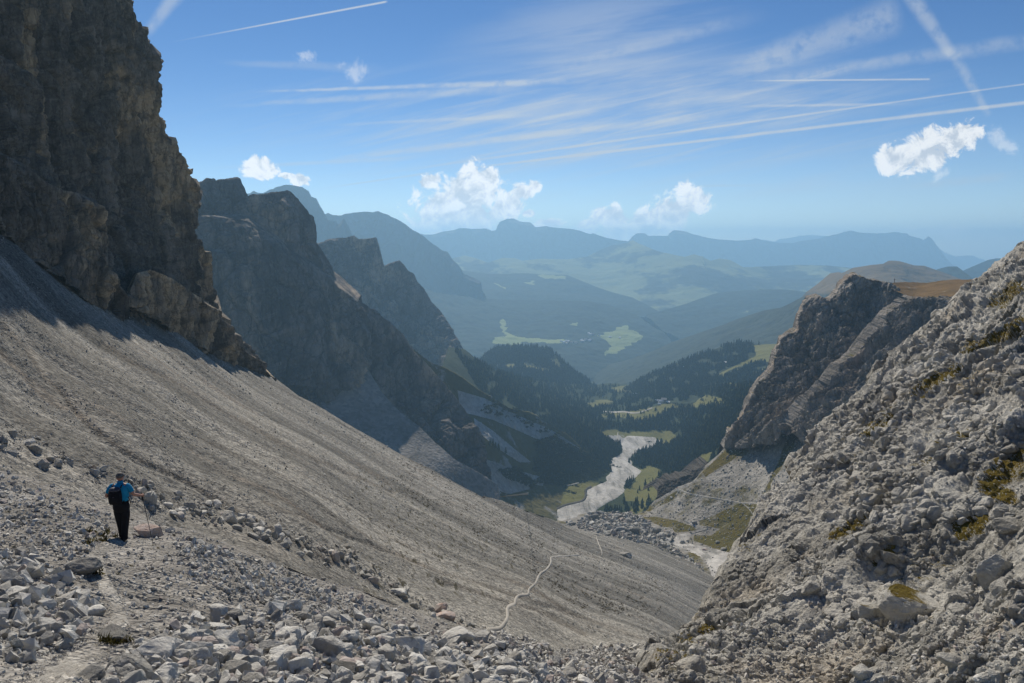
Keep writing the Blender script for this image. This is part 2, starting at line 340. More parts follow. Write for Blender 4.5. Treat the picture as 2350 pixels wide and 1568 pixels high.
def ruts(x,y):
    o=np.zeros(x.shape); w=6+3*perlin(np.stack([x/60,y/60,x*0+7],-1)); j=9*perlin(np.stack([x/45,y/45,x*0],-1))
    for k,L in enumerate(RUTS): o=np.maximum(o,np.exp(-(segd(x+j,y+j*.6,L)/(w*(1,1,.8,.9,.6)[k]))**2)*(1,.9,.7,.8,.5)[k])
    return o
def scree_disp(P,s,t):
    dist=np.linalg.norm(P,axis=1); a=P@FALLv; c=P@CROSSv+9*perlin(P*.012)+2.5*perlin(P*.05)
    g=fbm(np.stack([a*.006,c*.05,a*0],-1),4)*2.2+fbm(np.stack([a*.03,c*.13,a*0+5],-1),3)*.10+fbm(P*.4,4)*.2
    x=pix(P); r=ruts(x[:,0],x[:,1]); return g-r*.5
scree_top=[(-300,330),(0,490),(290,690),(400,740),(500,790),(595,840)]+Z2([(440,1065),(520,1130),(640,1190),(760,1255),(900,1330),(1040,1410),(1180,1480),(1300,1545)])+Z3([(130,1155),(250,1190),(380,1240),(540,1295),(640,1330),(800,1385),(1000,1420),(1200,1470),(1300,1530)])+[(1582,1286),(1612,1312),(1660,1335),(1720,1360),(1800,1390)]
scree_bot=[(0,-500,1250),(.30,100,1330),(.62,800,1500),(.80,1350,1640),(1,1850,1640)]
scree=sheet('scree_slope',scree_top,scree_bot,Slant(scree_c,.64,.115),820,520,M['scree'],scree_disp,back=((25,18),(90,80),(260,260)),backdir=(.5,1),
 label='long pale grey scree slope falling from the tall cliff down to the gully',cat='scree slope',vpow=1.1,
 attrs={'tuft':lambda x,y,V: np.clip(sst(760,900,x)*sst(1560,1300,x)*sst(1430,1300,y)+.25,0,1),'rut':lambda x,y,V:ruts(x,y),'pale':lambda x,y,V:.8*np.exp(-(segd(x+6*perlin(V*.05),y+14,RUTS[0])/8)**2)+.5*np.exp(-(segd(x,y+10,RUTS[1])/6)**2)+np.exp(-(segd(x,y,[(-20,1020),(150,1075),(300,1135),(520,1215),(700,1285)])/16)**2)})
# ---- rubble spur the viewer and the walker stand on
spur_pts=[(-300,1568,4.2),(0,1568,4.8),(400,1568,5.6),(800,1568,7.5),(1200,1568,14),(1480,1568,30),(1700,1568,34),(0,1500,6.3),(400,1500,7.3),(800,1500,10.5),(1200,1500,27),(1400,1510,44),
 (0,1400,9),(300,1400,10.3),(600,1400,14),(900,1420,24),(0,1300,13),(250,1300,14.5),(500,1300,18),(700,1330,24),(0,1240,17),(280,1240,19.4),(430,1240,21.5),(0,1150,22.5),(200,1180,23),
 (0,1082,29),(254,1169,27),(363,1209,24.5),(545,1264,22.5),(690,1315,25),(822,1355,28),(939,1396,31),(1114,1445,40),(1271,1494,48),(1500,1500,58),(-300,1000,33)]
def spur_disp(P,s,t):
    return (fbm(P*.35,4)*.42+fbm(P*1.3,4)*.14+fbm(P*5,3)*.03)*(.4+.6*sst(0,.1,s))
spur_top=[(-500,960),(-200,1030),(0,1082),(145,1119),(254,1169),(301,1188),(363,1209),(436,1217),(545,1264),(690,1315),(822,1355),(939,1396),(1009,1431),(1114,1445),(1219,1470),(1271,1494),(1359,1487),(1480,1480),(1600,1470)]
spur_bot=[(0,-900,2400),(.3,-100,2400),(.6,700,2100),(.8,1300,1750),(1,1650,1640)]
spur=sheet('rubble_ground',spur_top,spur_bot,spur_pts,640,420,M['rubble'],spur_disp,back=((3,2),(10,9),(25,26)),backdir=(.45,1),
 label='pale rubble covered spur in front of the scree, a trodden path across it',cat='ground',vpow=1.3)
# ---- left cliff
def cliff_disp(P,s,t):
    q=P*np.array([1,1,.45]); wv=fbm(P*.05,2)[:,None]; f1,f2,idr=worley(P*np.array([.10,.10,.045])+wv*.7)
    f1b,f2b,idb=worley(P*np.array([.34,.34,.15])+fbm(P*.15,2)[:,None]*.5); f1c,f2c,idc=worley(P*np.array([.9,.9,.5])+fbm(P*.4,2)[:,None]*.4)
    return fbm(q*.02,3)*4+fbm(P*np.array([.085,.085,.010]),4,ridged=True)*3.4+(idr-.5)*4.-2.*np.exp(-(f2-f1)*14)+(idb-.5)*1.5-1.*np.exp(-(f2b-f1b)*12)+(idc-.5)*.75-.45*np.exp(-(f2c-f1c)*8)+fbm(q*.8,4,.6)*.7
cl_top=[(-500,-700),(100,-700),(240,-350),(283,-30)]+Z1([(550,0),(565,50),(580,100),(600,108),(618,145),(628,190),(625,240),(648,240),(658,300),(680,400),(683,470),(695,540),(712,548),(716,590),(740,605),(778,635),(795,700),(797,750),(818,795),(828,870),(850,990),(880,1070),(905,1130),(935,1200),(965,1320),(1010,1440),(1040,1500),(1095,1545),(1140,1580)])+[(628,868)]
cl_bot=[(0,-500,330),(.44,20,580),(.585,250,740),(.70,340,775),(.774,400,800),(.857,490,835),(.95,580,868),(1,632,880)]
cl_dep=[(-500,300,100),(0,530,168),(290,735,210),(400,775,240),(500,820,276),(628,868,330),(0,200,180),(0,-300,190),(-500,-300,125),(-500,-700,130),(200,300,222),(280,0,236),(240,-350,234),(100,-700,215),(340,150,246),(420,417,272),(475,595,293),(300,450,238),(545,787,316),(150,480,200)]
cliff=sheet('cliff',cl_top,cl_bot,cl_dep,620,560,M['cliff'],cliff_disp,back=((18,-2),(70,40),(160,300)),backdir=(-.6,1),smooth=False,label='tall dark rock wall rising out of the scree, warm stains on its face',cat='cliff',rough_top=5)
def small_cliff(P,s,t): return cliff_disp(P,s,t)*sst(0,.12,s)*.8
b_top=Z1([(-500,500),(-200,600),(0,665),(70,700),(130,735),(190,790),(270,830),(360,850),(420,880),(450,920),(468,1000),(470,1100),(475,1180),(515,1240),(560,1290),(566,1330),(564,1395)])
b_bot=[(0,-270,400)]+[(t,x,y+16) for t,(x,y) in zip((.3,.45,.55,.66,.8,.93,1),Z1([(0,970),(130,1095),(200,1140),(270,1185),(360,1280),(480,1360),(566,1410)]))]
sheet('cliff',b_top,b_bot,[(0,530,156),(290,735,197),(0,350,163),(130,430,174),(240,520,190),(290,690,197),(-150,430,126),(-300,350,105),(150,640,173),(250,620,186)],380,260,M['cliff'],small_cliff,back=((8,0),(30,5),(60,40)),backdir=(-.7,1),smooth=False,label='lower rock buttress at the foot of the tall wall, ending in a small pillar',cat='cliff',rough_top=3)
c_top=Z1([(560,1300),(600,1195),(660,1180),(745,1215),(800,1250),(870,1300),(930,1340),(975,1400),(1010,1440),(1050,1510),(1110,1560),(1191,1650)])
c_bot=[(x,y+14) for x,y in Z1([(562,1310),(610,1340),(700,1375),(760,1430),(850,1480),(960,1550),(1090,1630),(1195,1668)])]
sheet('cliff',c_top,c_bot,[(300,690,203),(390,770,228),(330,625,212),(395,640,226),(500,720,262),(450,790,248),(560,830,292),(628,870,324)],320,150,M['cliff'],small_cliff,back=((8,0),(30,5),(60,40)),backdir=(-.6,1),smooth=False,label='low rounded rock shoulder between the tall wall and the scree',cat='cliff',rough_top=3)
# ---- two peaked ridge behind
def ridge_disp(k,A):
    def f(P,s,t):
        q=P*k; f1,f2,idr=worley(q*np.array([1.5,1.5,.8])+fbm(q,2)[:,None]*.6)
        g1,g2,idg=worley(q*np.array([5.,5.,2.6])+fbm(q*3,2)[:,None]*.6)
        d=fbm(q*np.array([.6,.6,.22]),4,ridged=True)*1.7+fbm(q*1.3,5,.55)*.8+(idr-.5)*1.0-.6*np.exp(-(f2-f1)*10)+(idg-.5)*.55-.3*np.exp(-(g2-g1)*9)+fbm(q*9,4)*.35
        return d*A*(.16+.84*sst(0,.12,s))
    return f
r_top=[(380,440)]+Z2([(-20,180),(38,150),(80,145),(110,135),(130,120),(165,122),(170,130),(278,122),(290,150),(310,185),(325,205),(345,195),(390,195),(430,190),(480,180),(510,173),(525,180),(555,210),(575,240),(600,265),(610,285),(630,300),(640,340),(645,420),(655,440),(680,480),(700,510),(720,540),(728,580),(735,600),(760,625),(800,650),(840,690),(880,715),(930,745),(990,790),(1030,825),(1060,855),(1085,900),(1110,930),(1180,1000),(1250,1080),(1300,1140),(1350,1210),(1400,1290),(1440,1350)])
r_bot=[(0,330,760),(.25,430,800),(.45,600,890),(.6,740,980),(.78,950,1070),(.9,1060,1110),(1,1125,1150)]
r_dep=[(380,440,1000),(500,415,1040),(660,440,1070),(725,560,1075),(760,640,1080),(850,720,1100),(940,800,1115),(1060,950,1080),(1110,1010,1060),(1125,1150,1010),(1000,1060,1010),(740,960,985),(600,880,975),(400,780,930),(650,600,1035),(550,600,1010),(450,600,975),(700,780,1020),(850,850,1060),(860,1010,1000),(950,960,1045),(330,760,915)]
ridge=sheet('mountain',r_top,r_bot,r_dep,520,380,M['ridge'],ridge_disp(1/75.,11),back=((60,10),(200,120),(500,500)),backdir=(-.3,1),smooth=False,label='shadowed two peaked rock ridge behind the tall cliff, scree fan at its foot',cat='mountain',rough_top=3)
# front rib of the ridge: slab edge with pale scree ledge
q_top=Z2([(-40,330),(100,300),(230,300),(320,315),(345,335),(400,380),(470,430),(540,480),(600,515),(650,540),(700,580),(760,635),(800,665),(840,700)])
q_bot=[(380,800),(600,880),(800,900),(880,800)]
sheet('mountain',q_top,q_bot,[(400,510,950),(570,510,1000),(700,610,1035),(820,690,1080),(400,780,895),(600,860,940),(800,880,1015),(870,790,1070),(600,700,965),(480,650,920),(720,760,1010)],340,260,M['ridge'],ridge_disp(1/60.,9),back=((25,-4),(60,-6),(140,60)),backdir=(-.1,1),smooth=False,label='slanting rock rib crossing the two peaked ridge, pale ledge along its top',cat='mountain',rough_top=3)
# scree fan under the ridge
def fan_disp(P,s,t): return fbm(P*np.array([.03,.012,.005]),4)*3+fbm(P*np.array([.25,.08,.05]),3)*.4
fan=sheet('scree_fan',Z2([(640,1190),(700,1120),(770,1040),(830,985),(880,1010),(940,1110),(1030,1210),(1130,1290),(1200,1360),(1300,1440),(1400,1500),(1500,1560)]),[(690,960),(760,1000),(860,1040),(960,1090),(1060,1140),(1160,1190)],
 [(820,835,1050),(730,950,970),(860,1010,955),(900,900,1040),(990,1000,1005),(1060,1060,990),(1120,1110,990),(1060,1140,945),(960,1090,915)],240,140,M['apron'],fan_disp,back=((30,10),(100,100)),label='grey scree fan spreading from the gully below the shadowed ridge',cat='scree slope',attrs={'grass':lambda x,y,V:.1+.2*sst(1000,1100,x)})
# ---- lit slopes left of the river
slope_poly=Z3([(0,880),(130,960),(300,900),(420,960),(560,1050),(700,1060),(880,900),(760,880),(600,770),(500,800),(430,740),(330,800),(250,900)])
gl=[Z3([(-20,510),(150,560),(330,655),(560,755),(770,890),(700,890),(450,800),(200,690),(0,640)]),Z3([(80,680),(200,760),(330,870),(430,950),(360,950),(220,860),(90,750)]),Z3([(-20,860),(120,920),(300,985),(520,1050),(500,1095),(420,1080),(420,1115),(300,1145),(120,1090),(-20,1040)]),Z3([(120,700),(200,800),(320,900),(420,960),(300,880),(200,850)]),Z3([(0,880),(120,930),(300,1010),(500,1060),(440,1090),(250,1020),(240,1150),(120,1100),(0,1060)]),Z3([(-100,1000),(100,1060),(250,1140),(100,1130),(-100,1090)])]
def lits(x,y,V):
    g=np.full(x.shape,.78); 
    for p in gl: g[inpoly(x,y,p)]=.15
    return g
left=sheet('hillside',Z2([(1085,900),(1110,925),(1180,975),(1300,1040)])+Z3([(100,505),(300,605),(460,665),(620,760),(760,880),(900,1000),(935,1040)]),[(930,880),(980,1000),(1060,1120),(1150,1190),(1260,1220),(1340,1180),(1395,1105)],
 [(942,793,1180),(1057,870,1210),(1170,930,1300),(1290,990,1420),(1400,1085,1420),(1060,1060,1085),(1150,1150,1090),(1250,1120,1230),(1300,1100,1320),(1000,950,1150),(1180,1050,1200),(1250,1210,1090),(1100,1000,1150)],360,240,M['lefthill'],
 lambda P,s,t: fbm(P*np.array([.012,.012,.004]),4)*9+fbm(P*.08,4)*2.0,back=((60,30),(200,200)),label='grass and scree slope dropping from the ridge to the dry river',cat='hillside',attrs={'grass':lits})
# ---- third peak
third=sheet('mountain',Z2([(600,440),(655,425),(720,405),(780,395),(825,385),(845,400),(870,398),(930,392),(940,410),(955,470),(970,525),(1000,510),(1040,500),(1060,515),(1085,550),(1110,570),(1130,610),(1160,650),(1190,700),(1230,745),(1260,790),(1290,850),(1320,900),(1350,940),(1400,960),(1450,985)]),[(690,600),(760,680),(850,760),(950,830),(1040,860),(1090,850),(1130,850)],
 [(690,560,2000),(800,540,2060),(865,545,2090),(920,597,2100),(1000,700,2110),(1065,805,2020),(1130,845,1970),(750,680,1930),(950,800,1950),(1050,850,1900),(850,680,2000)],380,240,M['ridge'],ridge_disp(1/130.,16),back=((80,10),(300,150),(900,900)),backdir=(-.2,1),smooth=False,label='flat topped rock peak with a lower dome beside it, hazy blue grey',cat='mountain',rough_top=2)
# ---- valley floor
mead_polys=[Z3([(845,760),(930,745),(1010,770),(1180,755),(1290,760),(1335,810),(1270,845),(1150,800),(960,830),(880,800)]),Z3([(1090,1000),(1140,965),(1235,1000),(1210,1060),(1130,1170),(1000,1200),(1010,1130),(1060,1060)]),
 Z3([(240,1160),(480,1110),(760,1060),(850,1080),(760,1120),(770,1180),(560,1260),(500,1300),(300,1220)]),Z3([(820,680),(900,640),(1060,640),(1180,610),(1310,560),(1480,530),(1600,560),(1620,600),(1300,620),(1180,680),(1100,700),(960,670)]),
 Z3([(760,600),(870,560),(940,580),(900,605),(800,615)]),Z3([(900,500),(1040,470),(1040,520),(1170,520),(1150,530),(960,520)]),Z3([(1590,490),(1700,460),(1840,455),(1860,465),(1700,490)]),Z3([(1400,970),(1480,900),(1580,880),(1500,960),(1420,985)]),Z3([(1180,1100),(1240,1060),(1210,1160),(1090,1260),(1020,1260)])]
grav_polys=[Z3([(960,775),(985,800),(1100,800),(1230,815),(1270,830),(1100,850),(950,840),(870,800)])]
def soft(polys,bl=10):
    def f(x,y,V):
        j=9*perlin(np.stack([V[:,0]/60,V[:,1]/60,V[:,2]*0],-1)); acc=np.zeros(x.shape)
        for dx,dy in ((0,0),(bl,0),(-bl,0),(0,bl*.5),(0,-bl*.5)):
            m=np.zeros(x.shape,bool)
            for p in polys: m|=inpoly(x+dx+j,y+dy+j*.4,p)
            acc+=m
        return acc/5
    return f
valley=sheet('valley_floor',[(1030,795),(1065,803),(1080,815),(1106,829),(1136,850),(1200,868),(1290,880),(1360,885),(1400,880),(1440,883),(1500,880),(1600,880),(1750,880),(1870,880)],[(1000,880),(1080,940),(1160,1000),(1210,1120),(1230,1240),(1400,1260),(1550,1210),(1650,1110),(1750,1050),(1870,1050)],
 [(1030,795,1850),(1065,805,1900),(1106,829,2000),(1136,850,2050),(1200,868,2300),(1290,880,2700),(1360,885,2900),(1440,883,2900),(1500,880,2700),(1600,870,2500),(1517,918,2150),(1440,1000,1790),(1500,995,1800),(1530,1010,1760),(1400,1045,1560),(1440,1090,1400),(1350,1150,1230),(1280,1190,1150),(1180,1140,1200),(1500,1100,1350),(1460,1170,1180),(1600,1040,1300),(1650,980,1350),(1700,900,1500),(1560,970,1800),(1600,920,2000),(1390,985,1800),(1340,960,1900),(1230,930,1900),(1150,880,1900),(1250,1000,1500),(1300,1060,1420),(1560,1100,1230),(1870,880,1500),(1400,1250,1050),(1160,1000,1350),(1360,935,2300),(1460,940,2080)],
 360,260,M['valley'],lambda P,s,t: fbm(P*.008,4)*8+fbm(P*.05,4)*1.5,back=((200,60),(800,260)),label='green valley floor with meadows between wooded slopes',cat='valley',attrs={'meadow':soft(mead_polys),'gravel':soft(grav_polys)})
vt=bvh(valley)
# dry river bed: laid on the valley floor
rl=Z3([(1010,790),(975,830),(985,890),(920,930),(905,970),(920,1005),(880,1045),(890,1065),(800,1105),(768,1115),(765,1160),(745,1190),(640,1210),(560,1245),(530,1300),(500,1360)])
rr=Z3([(1200,800),(1220,825),(1170,870),(1085,890),(1040,930),(1060,970),(1115,1000),(1090,1035),(1010,1090),(1000,1150),(950,1175),(900,1200),(860,1230),(830,1255),(780,1290),(700,1380)])
def river():
    n,m=150,46; t=np.linspace(0,1,n); A=lerp_poly([(i/15,)+p for i,p in enumerate(rl)],t); B=lerp_poly([(i/15,)+p for i,p in enumerate(rr)],t)
    A[:,0]+=8*fbm(np.stack([t*22,t*0,t*0],-1),5,.65); B[:,0]+=8*fbm(np.stack([t*22,t*0+9,t*0],-1),5,.65)
    V=[];ok=True
    for i in range(n):
        for j in range(m):
            p=A[i]*(1-j/(m-1))+B[i]*j/(m-1); h,_=hit(vt,*p)
            if h is None: h=Vector(at(p[0],p[1],1200).tolist())
            V.append(h)
    V=np.array([tuple(v) for v in V]); e=np.tile(np.linspace(-1,1,m),n); V[:,2]+=1.1-2.2*e**8+.8*fbm(np.stack([V[:,0]*.05,V[:,1]*.02,V[:,2]*0],-1),4)
    I=np.arange(n*m).reshape(n,m); F=np.stack([I[1:,:-1],I[1:,1:],I[:-1,1:],I[:-1,:-1]],-1).reshape(-1,4)
    return tag(mesh_np('river_bed',V,F,M['gravel']),'pale dry gravel river bed winding along the valley floor','river bed',None,'structure')
riverbed=river()
# ---- boulder terrace, side stream and talus apron below the crag
stream=[Y8([(1380,245),(1430,250),(1560,320),(1700,330),(1600,390),(1450,400),(1330,430),(1420,500),(1560,520),(1700,560),(1900,620),(2050,640),(1850,960),(1760,1000),(1650,760),(1560,640),(1330,560),(1220,510),(1260,450),(1330,390),(1540,360),(1480,300)])]
def terr_grass(x,y,V):
    g=np.full(x.shape,.46)
    for p in ([Y8([(1560,250),(1750,180),(2000,60),(2350,60),(2350,300),(2200,420),(2100,620),(1900,610),(1500,480),(1500,410),(1700,420),(1800,340),(1560,300)])],[Y8([(850,210),(1050,200),(1300,250),(1560,340),(1500,370),(1280,380),(1250,330),(1050,300)])],[Z3([(1990,760),(2060,770),(2040,860),(1900,1080),(1890,1230),(1780,1260),(1880,1080),(1960,920)])],[Z3([(1480,1010),(1620,880),(1740,880),(1660,940),(1560,1000),(1500,1040)])],[Z3([(1100,1250),(1180,1210),(1330,1120),(1300,1180),(1160,1250)])]): 
        g[inpoly(x,y,p[0])]=.86
    g[inpoly(x,y,Z3([(1560,1040),(1700,940),(1960,780),(2010,800),(1930,950),(1880,1050),(1700,1100),(1560,1110)]))]=.12
    g[inpoly(x,y,Y8([(0,250),(200,150),(440,150),(850,180),(1000,260),(1300,400),(1200,520),(700,450),(300,400)]))]=.25
    for p in stream: g[inpoly(x,y,p)]=-.3
    return np.clip(g+.22*fbm(V*.02,4)+.2*fbm(V*.09,3),-.3,1.)
terr=sheet('terrace',[(1225,1212),(1262,1200),(1297,1196),(1330,1182),(1360,1176),(1400,1172),(1460,1178)]+Z3([(1150,1235),(1220,1165),(1330,1112),(1440,1060),(1490,1000),(1530,960),(1600,890),(1640,850)])+[(1700,985),(1780,960),(1850,945),(1950,940)],[(1200,1300),(1300,1330),(1450,1380),(1600,1440),(1750,1420),(1950,1300)],
 [(1297,1196,650),(1360,1176,680),(1400,1172,690),(1450,1220,600),(1550,1280,540),(1640,1290,530),(1640,1350,470),(1700,1270,535),(1515,1140,690),(1597,1102,660),(1700,1150,600),(1780,1160,550),(1850,1000,600),(1800,1080,585),(1670,1025,690),(1760,1230,520),(1950,940,590),(1950,1300,430),(1350,1240,560),(1250,1260,520),(1500,1330,440),(1460,1178,690)],
 420,320,M['terrace'],lambda P,s,t: fbm(P*.03,5)*3.5+fbm(P*.15,4)*1.1+fbm(P*.5,3)*.3,back=((25,12),(80,60),(250,200)),label='rubble terrace with ochre turf and a grey talus fan below the crag',cat='terrace',attrs={'grass':terr_grass})
tt=bvh(terr)
def overlay(name,L,R,tree,n,m,lift,mt,label,cat,jit=3,crown=.6):
    t=np.linspace(0,1,n); A=lerp_poly(L,t); B=lerp_poly(R,t)
    A[:,0]+=jit*fbm(np.stack([t*22,t*0,t*0+2],-1),4); B[:,0]+=jit*fbm(np.stack([t*22,t*0+9,t*0],-1),4); V=[]
    for i in range(n):
        for j in range(m):
            p=A[i]*(1-j/(m-1))+B[i]*j/(m-1); h,_=hit(tree,*p); V.append(tuple(h) if h is not None else (tuple(np.array(V[-1])) if V else tuple(at(p[0],p[1],500))))
    V=np.array(V); e=np.tile(np.linspace(-1,1,m),n); V[:,2]+=lift-2*lift*np.abs(e)**6+crown*.4*fbm(V*.08,4)
    I=np.arange(n*m).reshape(n,m); F=np.stack([I[1:,:-1],I[1:,1:],I[:-1,1:],I[:-1,:-1]],-1).reshape(-1,4)
    return tag(mesh_np(name,V,F,mt),label,cat,None,'structure')
overlay('stream_bed',[(0,)+Y8([(1380,248)])[0],(.2,)+Y8([(1520,330)])[0],(.35,)+Y8([(1540,365)])[0],(.5,)+Y8([(1300,415)])[0],(.6,)+Y8([(1215,500)])[0],(.72,)+Y8([(1400,585)])[0],(.85,)+Y8([(1600,690)])[0],(1,)+Y8([(1760,1010)])[0]],
 [(0,)+Y8([(1425,250)])[0],(.2,)+Y8([(1600,330)])[0],(.35,)+Y8([(1690,345)])[0],(.5,)+Y8([(1480,405)])[0],(.6,)+Y8([(1440,510)])[0],(.72,)+Y8([(1700,560)])[0],(.85,)+Y8([(2040,640)])[0],(1,)+Y8([(1900,1010)])[0]],tt,90,26,.5,M['gravel'],'pale gravel stream bed running down past the turf to the gully','stream bed')
# ---- crag, its front rib and the turf on top
def crag_disp(P,s,t):
    f1,f2,idr=worley(P*np.array([.055,.055,.03])+fbm(P*.04,2)[:,None]*.6); f1b,f2b,idb=worley(P*np.array([.17,.17,.1])+fbm(P*.1,2)[:,None]*.4)
    d=fbm(P*np.array([.04,.04,.012]),5,.55,True)*8.5+(idr-.5)*4.5-2.5*np.exp(-(f2-f1)*8)+(idb-.5)*1.8-1.5*np.exp(-(f2b-f1b)*7)+fbm(P*.3,4)*1.4
    return d*(.42+.58*sst(0,.12,s))
sheet('crag',Z4([(180,1215),(210,1165),(240,1110),(280,1040),(320,960),(350,890),(400,830),(440,800),(470,740),(485,660),(510,610),(560,575),(600,555),(605,480),(640,405),(665,380),(720,375),(755,395),(765,400),(790,380),(815,345),(850,290),(890,255),(920,247),(960,262),(985,270),(1045,280),(1070,285),(1120,310),(1170,340),(1215,372)]),
 [(0,)+Z4([(185,1225)])[0],(.15,)+Z4([(320,1220)])[0],(.35,)+Z4([(480,1180)])[0],(.55,)+Z4([(600,1100)])[0],(.7,)+Z4([(760,950)])[0],(.85,)+Z4([(980,680)])[0],(1,)+Z4([(1240,390)])[0]],
 [(1667,1025,690),(1860,685,700),(1965,630,690),(1924,792,652),(1875,900,622),(1780,998,612),(1982,706,676),(2068,669,662),(1770,870,665),(1800,800,685),(1840,850,648),(1720,1010,650),(1700,900,700),(2090,685,650)],460,420,M['crag'],crag_disp,adapt=True,back=((14,-1),(60,60),(160,300)),backdir=(.1,1),smooth=False,label='jagged rock crag with leaning towers rising over the talus fan',cat='crag',rough_top=4)
sheet('crag',Z4([(560,1095),(600,1020),(640,970),(700,920),(760,850),(830,760),(900,700),(960,640),(1000,580),(1070,510),(1130,430),(1180,400),(1240,378),(1350,390),(1450,385),(1550,380),(1640,320)]),
 Z4([(560,1110),(620,1190),(760,1190),(900,1110),(1100,900),(1300,750),(1500,600),(1660,450)]),
 [(1821,978,596),(1957,817,604),(2052,706,618),(2225,684,560),(1899,1015,540),(2040,900,540),(2205,776,530),(1850,1010,572),(1960,900,565),(2120,750,570)],400,340,M['crag'],crag_disp,adapt=True,back=((10,-1),(50,40),(120,200)),backdir=(-.2,1),smooth=False,label='furrowed grey rock rib in front of the crag, turf along its crest',cat='crag',rough_top=4)
sheet('meadow',Z4([(1040,281),(1065,285),(1130,291),(1250,289),(1350,285),(1450,279),(1580,269),(1640,285),(1700,300)]),Z4([(1070,300),(1170,350),(1235,385),(1350,405),(1450,400),(1560,395),(1720,390)]),
 [(2020,646,690),(2237,640,700),(2068,669,660),(2095,688,628),(2225,688,566),(2150,645,700),(2290,650,680),(2290,690,560)],160,60,M['grass'],lambda P,s,t: fbm(P*.04,4)*2+fbm(P*.2,3)*.5,back=((40,12),(150,120)),label='orange brown autumn turf on the flat top of the crag',cat='meadow')
# ---- right rocky slope
DH=np.array([-.68,-.38,-.434]); DH/=np.linalg.norm(DH); DC=np.cross(DH,np.array([.45,-.2,.87])); DC/=np.linalg.norm(DC); DN=np.cross(DC,DH)
def slope_disp(P,s,t):
    A=np.stack([P@DH,P@DC,P@DN],-1); A=A+fbm(P*.08,3)[:,None]*np.array([1.5,2.,1.]); A2=A+fbm(P*.6,3)[:,None]*.5
    dome=lambda f: np.clip(1-(f/.95)**2,0,1)**.8
    f1,f2,idr=worley(A2*np.array([.12,.30,.26])); g1,g2,idg=worley(A2*np.array([.42,.85,.8])); h1,h2,idh=worley(A2*np.array([1.2,2.0,2.0]))
    patch=sst(-.15,.2,fbm(P*.09,3))
    d=fbm(A*np.array([.02,.12,.07]),4,ridged=True)*1.5+dome(f1)*idr**1.5*1.0+(dome(g1)*(.2+1.1*idg**1.4)-.4)*.85*(.35+.65*patch)+(dome(h1)*(.25+.75*idh)-.4)*.42*(.5+.5*patch)+fbm(A*np.array([.6,1.6,1.4]),4,.6)*.4+fbm(P*3.2,3)*.10
    return d*np.clip(.25+np.linalg.norm(P,axis=1)/70,.35,1.75)*(.62+.38*sst(0,.05,s))*(.2+.8*sst(1,.93,t))
TURF=[[(2075,915),(2110,880),(2170,845),(2222,825),(2215,845),(2150,885),(2110,905)],[(2200,800),(2260,775),(2350,720),(2350,760),(2270,800),(2220,815)],[(2230,1110),(2290,1050),(2350,1020),(2350,1100),(2290,1110),(2350,1150),(2280,1170)],[(1545,1480),(1600,1445),(1650,1425),(1640,1445),(1580,1475)],[(1960,1010),(2010,970),(2060,930),(2050,960),(2000,1000)],[(2180,1210),(2230,1180),(2290,1170),(2260,1220),(2200,1240)],[(1985,1290),(2040,1240),(2060,1260),(2010,1300)],[(2260,700),(2340,640),(2350,665),(2290,710)],[(1900,1240),(1960,1190),(1990,1190),(1930,1240)]]
TURF=[[(x,y) for x,y in p] for p in TURF]
turf=lambda x,y,V: soft(TURF,12)(x+14*perlin(V*.9),y+14*perlin(V*.9+5),V*8)
slope=sheet('rocky_slope',[(2500,430)]+Z4([(1853,80),(1790,140),(1740,200),(1690,250),(1640,300),(1600,330),(1560,380),(1500,440),(1470,480),(1410,520),(1350,560),(1290,590),(1250,630),(1200,680),(1150,710),(1090,770),(1040,810),(1010,870),(970,930),(930,970),(870,1010),(820,1050),(770,1100),(700,1150),(640,1190),(600,1230),(570,1290)])+Z7([(930,100),(880,150),(850,210),(815,280),(790,360),(770,430),(720,480),(690,530),(650,570),(640,600),(580,650),(530,720),(500,780),(450,830),(400,910),(350,970),(290,1040),(200,1110),(110,1180),(30,1260),(-30,1330)])+[(1440,1590)],
 [(0,2560,1500),(.25,2500,1680),(.5,2350,1680),(.75,1950,1680),(1,1440,1650)],
 Slant([(2350,562,30),(1817,1095,26),(2350,1568,21),(1900,1568,21),(1480,1560,19),(2350,1000,24),(2100,1100,24),(1600,1420,22),(2225,684,30),(1950,930,28),(2500,430,32),(2560,1500,21)],-.75,.2),
 980,700,M['slope'],slope_disp,back=((6,3),(30,30),(80,120)),backdir=(.55,1),adapt=True,attrs={'turf':turf},smooth=False,label='steep slope of lumpy grey limestone ledges with patches of yellow green turf',cat='rocky slope',rough_top=5)
